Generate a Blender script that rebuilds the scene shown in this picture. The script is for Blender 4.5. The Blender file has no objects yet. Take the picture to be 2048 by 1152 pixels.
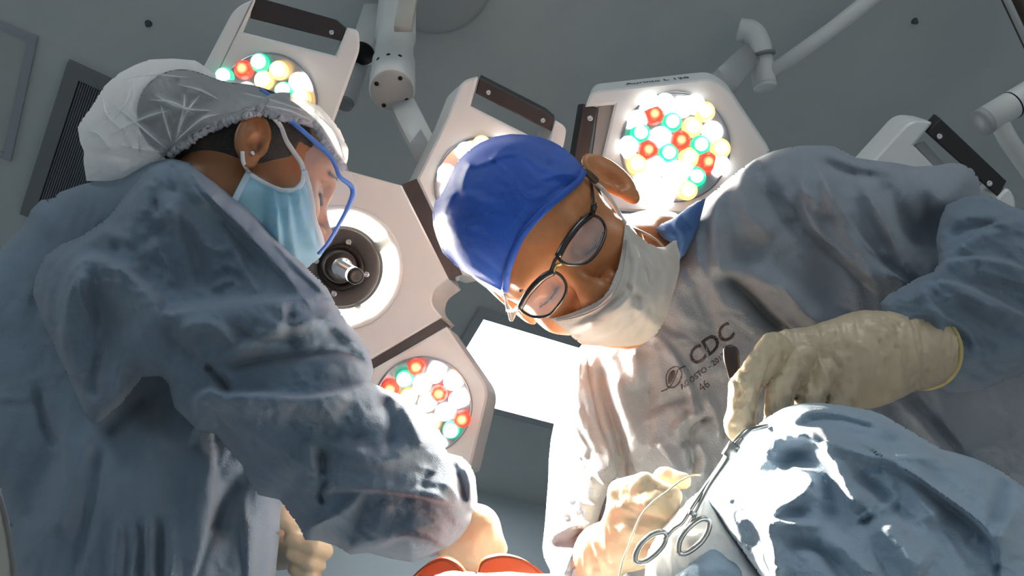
import bpy, bmesh, math
import numpy as np
from mathutils import Matrix, Vector
from mathutils.bvhtree import BVHTree

# ------------------------------------------------------------------ camera, light, exposure
SC = bpy.context.scene
COL = SC.collection
FOC = 1577.0                      # focal length in pixels of the 2048x1152 frame
CAM = np.array([0.0, 0.0, 0.68])  # the camera sits low beside the table and looks steeply up
_u = np.array([math.sin(math.radians(40)) * math.cos(math.radians(98)),
               math.sin(math.radians(40)) * math.sin(math.radians(98)), -math.cos(math.radians(40))])
_f = np.array([0, 0, -1.0]); _f = _f - (_f @ _u) * _u; _f /= np.linalg.norm(_f)
_r = np.cross(_f, _u)
RW = np.stack([_r, _f, _u])       # camera axes -> world axes


def c2w(P):
    return np.asarray(P, float) @ RW.T + CAM


def w2c(P):
    return (np.asarray(P, float) - CAM) @ RW


def cpt(px, py, d):
    """point seen at a pixel at depth d, in camera axes"""
    return np.array([(px - 1024) / FOC * d, -(py - 576) / FOC * d, -d])


def at(px, py, d):
    return c2w(cpt(px, py, d))


cam_data = bpy.data.cameras.new('camera')
cam = bpy.data.objects.new('camera', cam_data)
COL.objects.link(cam)
cam_data.sensor_width = 36.0
cam_data.lens = 36.0 * FOC / 2048
cam_data.clip_start = 0.02
m = Matrix.Identity(4)
for i in range(3):
    for j in range(3):
        m[i][j] = RW[i, j]
    m[i][3] = CAM[i]
cam.matrix_world = m
SC.camera = cam

SC.view_settings.view_transform = 'Standard'
SC.view_settings.look = 'None'
SC.view_settings.gamma = 1.0
SC.view_settings.use_curve_mapping = False
SC.view_settings.exposure = 0.58

world = bpy.data.worlds.new('world')
SC.world = world
world.use_nodes = True
world.node_tree.nodes['Background'].inputs[0].default_value = (0.80, 0.93, 1.0, 1)
world.node_tree.nodes['Background'].inputs[1].default_value = 0.22

FIELD = c2w(cpt(1340, 990, 0.66))  # the place the lamps are aimed at


def spot(name, pos, target, energy, size_deg, radius, color=(1, 0.93, 0.82), blend=0.5):
    l = bpy.data.lights.new(name, 'SPOT')
    l.energy = energy; l.color = color
    l.spot_size = math.radians(size_deg); l.spot_blend = blend; l.shadow_soft_size = radius
    o = bpy.data.objects.new(name, l)
    COL.objects.link(o)
    o.location = pos
    o.rotation_euler = (Vector(target) - Vector(pos)).to_track_quat('-Z', 'Y').to_euler()
    return o


LAMP1_D, LAMP2_D = 1.22, 1.32
TABLE = np.array([.09, .65, .95])   # the middle of the lit field on the table
WIDE_W, BEAM_W = 72.0, 450.0        # each pod: a soft wide cone and its focused beam
for _i, (_px, _py, _d, _e, _t) in enumerate([
        (690, 536, LAMP1_D - .03, 1.0, FIELD), (968, 375, LAMP1_D - .03, .9, TABLE),
        (846, 810, LAMP1_D - .03, 1.1, FIELD), (535, 205, LAMP1_D - .03, .6, TABLE),
        (1350, 294, LAMP2_D - .03, 1.2, TABLE)]):
    spot('lamp_wide', at(_px, _py, _d), FIELD, WIDE_W * _e, 46, .07)
    spot('lamp_beam', at(_px, _py, _d), _t, BEAM_W * _e, 26, .05, (1, .885, .72), .8)

# two area lights added behind the camera, to light the folds from above
for _x, _y in ((-1.3, -1.2), (1.1, -1.2)):
    _l = bpy.data.lights.new('top_fill_light', 'AREA'); _l.shape = 'RECTANGLE'; _l.size = .6; _l.size_y = 1.2
    _l.energy = 9.5; _l.color = (.90, .96, 1.0)
    _o = bpy.data.objects.new('top_fill_light', _l); COL.objects.link(_o); _o.location = (_x, _y, 2.60)

# ------------------------------------------------------------------ materials
_M = {}


def mat(name, color, rough=.5, metal=0., var=0., var_scale=20., bump=0., bump_scale=300., sheen=0., emit=None,
        strength=0., spec=.5, sss=0., wave=0., trans=0., alpha=1.):
    if name in _M:
        return _M[name]
    m = bpy.data.materials.new(name); m.use_nodes = True
    nt = m.node_tree; b = nt.nodes['Principled BSDF']
    b.inputs['Base Color'].default_value = (*color, 1)
    b.inputs['Roughness'].default_value = rough
    b.inputs['Metallic'].default_value = metal
    b.inputs['Specular IOR Level'].default_value = spec
    if sheen:
        b.inputs['Sheen Weight'].default_value = sheen
        b.inputs['Sheen Roughness'].default_value = .5
    if sss:
        b.inputs['Subsurface Weight'].default_value = sss
        b.inputs['Subsurface Radius'].default_value = (.008, .003, .0015)
        b.inputs['Subsurface Scale'].default_value = 1.0
    if emit:
        b.inputs['Emission Color'].default_value = (*emit, 1)
        b.inputs['Emission Strength'].default_value = strength
    tc = nt.nodes.new('ShaderNodeTexCoord')
    if var:
        n = nt.nodes.new('ShaderNodeTexNoise'); n.inputs['Scale'].default_value = var_scale
        n.inputs['Detail'].default_value = 4
        nt.links.new(tc.outputs['Object'], n.inputs['Vector'])
        r = nt.nodes.new('ShaderNodeMapRange')
        r.inputs['From Min'].default_value = .3; r.inputs['From Max'].default_value = .7
        r.inputs['To Min'].default_value = 1 - var; r.inputs['To Max'].default_value = 1 + var
        nt.links.new(n.outputs['Fac'], r.inputs['Value'])
        x = nt.nodes.new('ShaderNodeMix'); x.data_type = 'RGBA'; x.blend_type = 'MULTIPLY'
        x.inputs[0].default_value = 1
        x.inputs[6].default_value = (*color, 1)
        nt.links.new(r.outputs[0], x.inputs[7])
        nt.links.new(x.outputs[2], b.inputs['Base Color'])
    if bump:
        n2 = nt.nodes.new('ShaderNodeTexNoise'); n2.inputs['Scale'].default_value = bump_scale
        n2.inputs['Detail'].default_value = 3
        nt.links.new(tc.outputs['Object'], n2.inputs['Vector'])
        bp = nt.nodes.new('ShaderNodeBump'); bp.inputs['Strength'].default_value = bump
        bp.inputs['Distance'].default_value = .002
        nt.links.new(n2.outputs['Fac'], bp.inputs['Height'])
        nt.links.new(bp.outputs[0], b.inputs['Normal'])
    if trans or alpha < 1:
        out = nt.nodes['Material Output']
        src = b.outputs[0]
        if trans:
            t = nt.nodes.new('ShaderNodeBsdfTranslucent'); t.inputs[0].default_value = (*color, 1)
            mx = nt.nodes.new('ShaderNodeMixShader'); mx.inputs[0].default_value = trans
            nt.links.new(src, mx.inputs[1]); nt.links.new(t.outputs[0], mx.inputs[2]); src = mx.outputs[0]
        if alpha < 1:
            t = nt.nodes.new('ShaderNodeBsdfTransparent')
            mx = nt.nodes.new('ShaderNodeMixShader'); mx.inputs[0].default_value = alpha
            nt.links.new(t.outputs[0], mx.inputs[1]); nt.links.new(src, mx.inputs[2]); src = mx.outputs[0]
        nt.links.new(src, out.inputs['Surface'])
    _M[name] = m
    return m


def lens_mat(name, rim, core, s_rim, s_core, r0, r1):
    """a lit lens: hot centre, coloured rim, by distance from the lens's own axis"""
    m = bpy.data.materials.new(name); m.use_nodes = True
    nt = m.node_tree; b = nt.nodes['Principled BSDF']
    b.inputs['Base Color'].default_value = (*[c * .4 for c in rim], 1)
    b.inputs['Roughness'].default_value = .15
    tc = nt.nodes.new('ShaderNodeTexCoord')
    sp = nt.nodes.new('ShaderNodeSeparateXYZ'); nt.links.new(tc.outputs['Object'], sp.inputs[0])
    cx = nt.nodes.new('ShaderNodeCombineXYZ')
    nt.links.new(sp.outputs[0], cx.inputs[0]); nt.links.new(sp.outputs[1], cx.inputs[1])
    ln = nt.nodes.new('ShaderNodeVectorMath'); ln.operation = 'LENGTH'; nt.links.new(cx.outputs[0], ln.inputs[0])
    mr = nt.nodes.new('ShaderNodeMapRange'); mr.interpolation_type = 'SMOOTHSTEP'
    mr.inputs['From Min'].default_value = r0; mr.inputs['From Max'].default_value = r1
    nt.links.new(ln.outputs['Value'], mr.inputs['Value'])
    mx = nt.nodes.new('ShaderNodeMix'); mx.data_type = 'RGBA'
    mx.inputs[6].default_value = (*[c * s_core for c in core], 1)
    mx.inputs[7].default_value = (*[c * s_rim for c in rim], 1)
    nt.links.new(mr.outputs[0], mx.inputs[0])
    nt.links.new(mx.outputs[2], b.inputs['Emission Color'])
    b.inputs['Emission Strength'].default_value = 1.0
    return m


# ------------------------------------------------------------------ objects
def mesh_obj(name, V, F, material, parent=None, smooth=True, loc=None):
    """V in world space; F is a list of index arrays (any size) or an (n,k) array"""
    V = np.asarray(V, float)
    base = np.array(parent['base'][:]) if parent is not None else (np.zeros(3) if loc is None else np.asarray(loc, float))
    me = bpy.data.meshes.new(name)
    me.vertices.add(len(V)); me.vertices.foreach_set('co', (V - base).astype(np.float32).ravel())
    groups = F if isinstance(F, list) else [np.asarray(F)]
    if isinstance(F, list) and len(F) and np.ndim(F[0]) == 1:
        lens = np.array([len(f) for f in F]); idx = np.concatenate([np.asarray(f) for f in F])
    else:
        lens = np.concatenate([np.full(len(g), g.shape[1]) for g in groups])
        idx = np.concatenate([g.ravel() for g in groups])
    me.loops.add(len(idx)); me.loops.foreach_set('vertex_index', idx.astype(np.int32))
    me.polygons.add(len(lens))
    me.polygons.foreach_set('loop_start', np.concatenate([[0], np.cumsum(lens)[:-1]]).astype(np.int32))
    me.update(calc_edges=True); me.validate()
    me.polygons.foreach_set('use_smooth', np.full(len(me.polygons), smooth))
    if material:
        me.materials.append(material)
    o = bpy.data.objects.new(name, me); COL.objects.link(o)
    o['base'] = [float(x) for x in base]
    if parent is not None:
        o.parent = parent
    else:
        o.location = base
    return o


def thing(name, label, cat, base=(0, 0, 0), group=None):
    o = bpy.data.objects.new(name, None); COL.objects.link(o)
    o.location = base; o['base'] = [float(x) for x in base]
    o['label'] = label; o['category'] = cat
    o.empty_display_size = .05
    if group: o['group'] = group
    return o


def tag(o, label, cat, group=None):
    o['label'] = label; o['category'] = cat
    if group: o['group'] = group
    return o


# ------------------------------------------------------------------ small geometry
def roundpoly(pts, seg=6):
    """polygon with (x, y[, radius]) corners -> rounded outline"""
    out = []
    n = len(pts)
    for i, p in enumerate(pts):
        P = np.array(p[:2], float); r = p[2] if len(p) > 2 else 0
        if r <= 0:
            out.append(P); continue
        A = np.array(pts[i - 1][:2], float) - P; B = np.array(pts[(i + 1) % n][:2], float) - P
        la, lb = np.linalg.norm(A), np.linalg.norm(B)
        t = min(r, la * .48, lb * .48)
        a = P + A / la * t; b = P + B / lb * t
        for k in range(seg + 1):
            s = k / seg
            out.append((1 - s) ** 2 * a + 2 * s * (1 - s) * P + s ** 2 * b)
    return np.array(out)


def smooth_closed(pts, n=6):
    P = np.array(pts, float); N = len(P); out = []
    for i in range(N):
        p0, p1, p2, p3 = P[i - 1], P[i], P[(i + 1) % N], P[(i + 2) % N]
        for k in range(n):
            t = k / n
            out.append(.5 * ((2 * p1) + (-p0 + p2) * t + (2 * p0 - 5 * p1 + 4 * p2 - p3) * t * t + (-p0 + 3 * p1 - 3 * p2 + p3) * t ** 3))
    return np.array(out)


def smooth_open(pts, n=8):
    P = np.array(pts, float)
    if len(P) < 3:
        return np.array([P[0] + (P[-1] - P[0]) * t for t in np.linspace(0, 1, n + 1)])
    Q = np.vstack([2 * P[0] - P[1], P, 2 * P[-1] - P[-2]]); out = []
    for i in range(1, len(Q) - 2):
        p0, p1, p2, p3 = Q[i - 1:i + 3]
        for k in range(n):
            t = k / n
            out.append(.5 * ((2 * p1) + (-p0 + p2) * t + (2 * p0 - 5 * p1 + 4 * p2 - p3) * t * t + (-p0 + 3 * p1 - 3 * p2 + p3) * t ** 3))
    out.append(P[-1])
    return np.array(out)


def area2(P):
    x, y = P[:, 0], P[:, 1]
    return .5 * np.sum(x * np.roll(y, -1) - np.roll(x, -1) * y)


def offset(P, d):
    """move an outline inwards by d (works for either winding)"""
    s = 1 if area2(P) > 0 else -1
    a = np.roll(P, 1, 0); b = np.roll(P, -1, 0)
    e1 = P - a; e2 = b - P
    e1 /= np.linalg.norm(e1, axis=1)[:, None] + 1e-9; e2 /= np.linalg.norm(e2, axis=1)[:, None] + 1e-9
    n1 = np.stack([-e1[:, 1], e1[:, 0]], 1); n2 = np.stack([-e2[:, 1], e2[:, 0]], 1)
    n = n1 + n2; n /= np.linalg.norm(n, axis=1)[:, None] + 1e-9
    c = np.clip((n * n1).sum(1), .5, 1)
    return P + s * n * (d / c)[:, None]


def loft(rings, cap0=True, cap1=True):
    n = len(rings[0]); V = np.concatenate(rings); F = []
    for k in range(len(rings) - 1):
        for i in range(n):
            j = (i + 1) % n
            F.append([k * n + i, k * n + j, (k + 1) * n + j, (k + 1) * n + i])
    if cap0: F.append(list(range(n))[::-1])
    if cap1: F.append([(len(rings) - 1) * n + i for i in range(n)])
    return V, F


def fix_normals(o):
    bm = bmesh.new(); bm.from_mesh(o.data)
    bmesh.ops.recalc_face_normals(bm, faces=bm.faces)
    bm.to_mesh(o.data); bm.free()
    return o


def plate(name, poly, d, depth, shift, material, parent, bev=3.0, grow=0.0, smooth=False):
    """thick panel whose front face stands at depth d; the rear is shifted by `shift` px"""
    P = np.array(poly, float)
    rings = []
    for q, dd in ((offset(P, bev), d), (P, d + bev / FOC * d * .8), (offset(P, -grow) + np.array(shift) * .6, d + depth * .6),
                  (offset(P, -grow) + np.array(shift), d + depth)):
        c = np.array([cpt(x, y, d) for x, y in q]); c[:, 2] = -dd
        rings.append(c2w(c))
    V, F = loft(rings)
    return fix_normals(mesh_obj(name, V, F, material, parent, smooth))


def ring_frame(axis):
    a = np.array(axis, float); a /= np.linalg.norm(a)
    t = np.array([0, 0, 1.]) if abs(a[2]) < .9 else np.array([1., 0, 0])
    u = np.cross(a, t); u /= np.linalg.norm(u)
    return a, u, np.cross(a, u)


def lathe(p0, axis, prof, n=32):
    """profile of (distance along the axis, radius) from p0"""
    a, u, v = ring_frame(axis)
    th = np.linspace(0, 2 * np.pi, n, endpoint=False)
    rings = [np.array(p0) + a * h + r * (np.cos(th)[:, None] * u + np.sin(th)[:, None] * v) for h, r in prof]
    return loft(rings)


def tube_mesh(P, r, n=10, flat=None):
    """sweep a circle (or an ellipse flattened along `flat`) along points P (world)"""
    P = np.array(P, float); N = len(P)
    R = np.full(N, r) if np.isscalar(r) else np.array(r)
    T = np.gradient(P, axis=0); T /= np.linalg.norm(T, axis=1)[:, None] + 1e-12
    _, u, _ = ring_frame(T[0]); rings = []
    th = np.linspace(0, 2 * np.pi, n, endpoint=False)
    for i in range(N):
        if flat is not None:
            w = np.array(flat[1][i] if np.ndim(flat[1]) == 2 else flat[1])
            u = w - (w @ T[i]) * T[i]
        else:
            u = u - (u @ T[i]) * T[i]
        u = u / np.linalg.norm(u); v = np.cross(T[i], u)
        k = flat[0] if flat is not None else 1.0
        rings.append(P[i] + R[i] * (np.cos(th)[:, None] * v + k * np.sin(th)[:, None] * u))
    return loft(rings)


def merge(*VF):
    V, F, o = [], [], 0
    for v, f in VF:
        V.append(np.asarray(v)); F += [[int(x) + o for x in q] for q in f]; o += len(v)
    return np.concatenate(V), F


def box_mesh(p0, p1, wx, wy, up):
    """bar from p0 to p1 with rectangular section"""
    p0, p1 = np.array(p0, float), np.array(p1, float)
    a = p1 - p0; a /= np.linalg.norm(a)
    u = np.array(up, float); u = u - (u @ a) * a; u /= np.linalg.norm(u); v = np.cross(a, u)
    b = min(wx, wy) * .12
    sec = [(-wx + b, -wy), (wx - b, -wy), (wx, -wy + b), (wx, wy - b), (wx - b, wy), (-wx + b, wy), (-wx, wy - b), (-wx, -wy + b)]
    return loft([np.array([p + v * s + u * t for s, t in sec]) for p in (p0, p1)])


# ------------------------------------------------------------------ noise and sculpting strokes
_rs = np.random.RandomState(7)
_LAT = _rs.rand(64, 64)


def vnoise(x, y):
    xi, yi = np.floor(x).astype(int), np.floor(y).astype(int)
    fx, fy = x - xi, y - yi
    fx = fx * fx * (3 - 2 * fx); fy = fy * fy * (3 - 2 * fy)
    g = lambda a, b: _LAT[a % 64, b % 64]
    return (g(xi, yi) * (1 - fx) + g(xi + 1, yi) * fx) * (1 - fy) + (g(xi, yi + 1) * (1 - fx) + g(xi + 1, yi + 1) * fx) * fy - .5


def fbm(x, y, o=3):
    s = 0; a = 1.
    for k in range(o):
        s = s + a * vnoise(x * 2 ** k + 13.7 * k, y * 2 ** k + 7.1 * k); a *= .5
    return s


def crumple(x, y, scale, ang, stretch):
    """soft creases running along `ang` (degrees, pixels)"""
    c, s = math.cos(math.radians(ang)), math.sin(math.radians(ang))
    u = (x * c + y * s) / scale / stretch; v = (-x * s + y * c) / scale
    w = fbm(x / scale / 2 + 5, y / scale / 2 + 9, 2) * 1.3
    return -np.abs(fbm(u + w, v + w * .7, 3)) * 2 + .5


def stroke_field(x, y, strokes):
    """strokes: (kind, points, width px, amount mm): r round ridge/valley, s one steep side, b blob"""
    out = np.zeros_like(x)
    for kind, pts, w, amp in strokes:
        if kind == 'b':
            (cx, cy), = pts[:1]
            rx, ry = (w if np.ndim(w) else (w, w))
            out += amp * 1e-3 * np.exp(-((x - cx) / rx) ** 2 - ((y - cy) / ry) ** 2)
            continue
        P = smooth_open(pts, 5)
        lo, hi = P.min(0) - 3 * w, P.max(0) + 3 * w
        sel = np.where((x > lo[0]) & (x < hi[0]) & (y > lo[1]) & (y < hi[1]))[0]
        if not len(sel): continue
        X, Y = x[sel], y[sel]
        best = np.full(len(sel), 1e9); side = np.zeros(len(sel)); par = np.zeros(len(sel))
        L = np.concatenate([[0], np.cumsum(np.linalg.norm(np.diff(P, axis=0), axis=1))])
        for k in range(len(P) - 1):
            a, b = P[k], P[k + 1]; e = b - a; l2 = e @ e + 1e-9
            t = np.clip(((X - a[0]) * e[0] + (Y - a[1]) * e[1]) / l2, 0, 1)
            d = np.hypot(X - a[0] - t * e[0], Y - a[1] - t * e[1])
            q = d < best
            best[q] = d[q]; par[q] = (L[k] + t[q] * math.sqrt(l2)) / L[-1]
            side[q] = (e[0] * (Y[q] - a[1]) - e[1] * (X[q] - a[0]))
        end = np.clip(np.minimum(par, 1 - par) * 5 + .25, 0, 1)
        if kind == 'r':
            prof = np.exp(-(best / w) ** 2)
        else:
            ws = np.where(side > 0, w, max(w * .16, 4.))
            prof = np.exp(-(best / ws) ** 2)
        out[sel] += amp * 1e-3 * prof * end
    return out


# ------------------------------------------------------------------ cloth shells
def seg_dist(X, Y, P):
    d2 = np.full(len(X), 1e18); nx = np.zeros(len(X)); ny = np.zeros(len(X))
    inside = np.zeros(len(X), bool)
    N = len(P)
    for i in range(N):
        a, b = P[i], P[(i + 1) % N]; e = b - a; l2 = e @ e + 1e-12
        t = np.clip(((X - a[0]) * e[0] + (Y - a[1]) * e[1]) / l2, 0, 1)
        cx, cy = a[0] + t * e[0], a[1] + t * e[1]
        q = (X - cx) ** 2 + (Y - cy) ** 2
        m_ = q < d2
        d2[m_] = q[m_]; nx[m_] = cx[m_]; ny[m_] = cy[m_]
        if a[1] != b[1]:
            c = ((a[1] > Y) != (b[1] > Y)) & (X < e[0] * (Y - a[1]) / (e[1]) + a[0])
            inside ^= c
    return np.sqrt(d2), inside, nx, ny


def tps(pts, X, Y, lam=.02):
    """thin plate surface through (x, y, depth) control points"""
    p = np.array(pts, float); n = len(p); s = 1 / 500.
    x, y, z = p[:, 0] * s, p[:, 1] * s, p[:, 2]
    U = lambda r2: .5 * r2 * np.log(r2 + 1e-9)
    K = U((x[:, None] - x) ** 2 + (y[:, None] - y) ** 2) + lam * np.eye(n)
    Q = np.stack([np.ones(n), x, y], 1)
    A = np.block([[K, Q], [Q.T, np.zeros((3, 3))]])
    c = np.linalg.solve(A, np.concatenate([z, np.zeros(3)]))
    out = c[n] + c[n + 1] * X * s + c[n + 2] * Y * s
    for i in range(n):
        out = out + c[i] * U((X * s - x[i]) ** 2 + (Y * s - y[i]) ** 2)
    return out


class Shell:
    pass


def shell(name, poly, depths, T, R, strokes, material, parent, step=5, noise=(), over=None, gap=.004, back=1.0,
          blur=6, smooth_outline=0, fade=12., Tb=None, over_blur=4, sk=1.0):
    """closed cloth volume: outline, a depth surface through control points, a swelling towards the
    viewer, and folds modelled as strokes"""
    P = smooth_closed(poly, smooth_outline) if smooth_outline else np.array(poly, float)
    x0, y0 = P.min(0) - step * 2; x1, y1 = P.max(0) + step * 2
    nx, ny = int((x1 - x0) / step) + 1, int((y1 - y0) / step) + 1
    gx, gy = np.meshgrid(x0 + np.arange(nx) * step, y0 + np.arange(ny) * step, indexing='ij')
    X, Y = gx.ravel().copy(), gy.ravel().copy()
    d, ins, cx, cy = seg_dist(X, Y, P)
    sd = np.where(ins, d, -d)
    keep = sd > -.71 * step
    snap = np.abs(sd) <= .5 * step
    snap |= (~ins) & keep
    X[snap] = cx[snap]; Y[snap] = cy[snap]
    dd = np.where(snap, 0, np.maximum(sd, 0))
    h = T * np.sqrt(np.clip(1 - (1 - np.clip(dd / R, 0, 1)) ** 2, 0, 1))
    H = h.reshape(nx, ny); K = keep.reshape(nx, ny).astype(float); Z0 = snap.reshape(nx, ny)
    for _ in range(blur):
        Hp = np.pad(H * K, 1); Kp = np.pad(K, 1)
        s = (Hp[2:, 1:-1] + Hp[:-2, 1:-1] + Hp[1:-1, 2:] + Hp[1:-1, :-2]); c = (Kp[2:, 1:-1] + Kp[:-2, 1:-1] + Kp[1:-1, 2:] + Kp[1:-1, :-2])
        H = np.where(Z0, H, .5 * H + .5 * s / np.maximum(c, 1))
    h = H.ravel()
    rel = stroke_field(X, Y, strokes)
    for sc, ang, st, amp in noise:
        rel = rel + amp * 1e-3 * crumple(X, Y, sc, ang, st)
    rel *= sk * np.clip(dd / fade, 0, 1)
    D = tps(depths, X, Y)
    front = D - h
    if over is not None:
        fr = front.copy(); hitd = np.zeros(len(front))
        idx = np.where(keep)[0]
        for i in idx:
            v = np.array([(X[i] - 1024) / FOC, -(Y[i] - 576) / FOC, -1.0]); l = np.linalg.norm(v)
            hit = over.ray_cast(Vector((0, 0, 0)), Vector(v / l))
            if hit[0] is not None:
                hitd[i] = -hit[0].z; fr[i] = min(fr[i], hitd[i] - gap)
        # keep the drop from the cloth to what it covers gentle
        Fg = fr.reshape(nx, ny)
        base_f = Fg.copy()
        for _ in range(over_blur):
            Fp = np.pad(Fg, 1, mode='edge'); Kp = np.pad(K, 1)
            s = sum(a * b for a, b in ((Fp[2:, 1:-1], Kp[2:, 1:-1]), (Fp[:-2, 1:-1], Kp[:-2, 1:-1]), (Fp[1:-1, 2:], Kp[1:-1, 2:]), (Fp[1:-1, :-2], Kp[1:-1, :-2])))
            c = Kp[2:, 1:-1] + Kp[:-2, 1:-1] + Kp[1:-1, 2:] + Kp[1:-1, :-2]
            Fg = np.minimum(base_f, .4 * Fg + .6 * s / np.maximum(c, 1))
        front = Fg.ravel()
    front = front - rel
    if over is not None:
        front = np.where(hitd > 0, np.minimum(front, hitd - .0014), front)
    backd = np.maximum(D + (h if Tb is None else h * Tb / T) * back, front + .0015)
    backd = np.where(snap, np.maximum(front + .0012, np.minimum(backd, front + .002)), backd)
    ids = np.full(nx * ny, -1); k = np.where(keep)[0]; ids[k] = np.arange(len(k)); n = len(k)
    I = ids.reshape(nx, ny)
    a, b, c, e = I[:-1, :-1], I[1:, :-1], I[1:, 1:], I[:-1, 1:]
    good = (a >= 0) & (b >= 0) & (c >= 0) & (e >= 0)
    Q = np.stack([a[good], e[good], c[good], b[good]], 1)
    # boundary edges of the kept cells, to close front and back together
    E = np.concatenate([Q[:, [0, 1]], Q[:, [1, 2]], Q[:, [2, 3]], Q[:, [3, 0]]])
    key = np.minimum(E[:, 0], E[:, 1]).astype(np.int64) * (n + 1) + np.maximum(E[:, 0], E[:, 1])
    _, inv, cnt = np.unique(key, return_inverse=True, return_counts=True)
    B = E[cnt[inv] == 1]
    side = np.stack([B[:, 1], B[:, 0], B[:, 0] + n, B[:, 1] + n], 1)
    faces = np.concatenate([Q, Q[:, ::-1] + n, side])
    def pos(dep):
        return np.stack([(X[k] - 1024) / FOC * dep[k], -(Y[k] - 576) / FOC * dep[k], -dep[k]], 1)
    C = np.concatenate([pos(front), pos(backd)])
    used = np.unique(faces); re = np.full(len(C), -1); re[used] = np.arange(len(used))
    S = Shell()
    S.C = C[used]; S.F = re[faces]
    S.obj = mesh_obj(name, c2w(S.C), S.F, material, parent)
    G = np.where(keep, front, np.nan).reshape(nx, ny)

    def depth(px, py):
        i = int(np.clip(round((px - x0) / step), 0, nx - 1)); j = int(np.clip(round((py - y0) / step), 0, ny - 1))
        v = G[i, j]
        if np.isnan(v):
            ok = np.argwhere(~np.isnan(G)); q = ok[np.argmin(((ok - [i, j]) ** 2).sum(1))]; v = G[q[0], q[1]]
        return float(v)
    S.depth = depth
    return S


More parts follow.
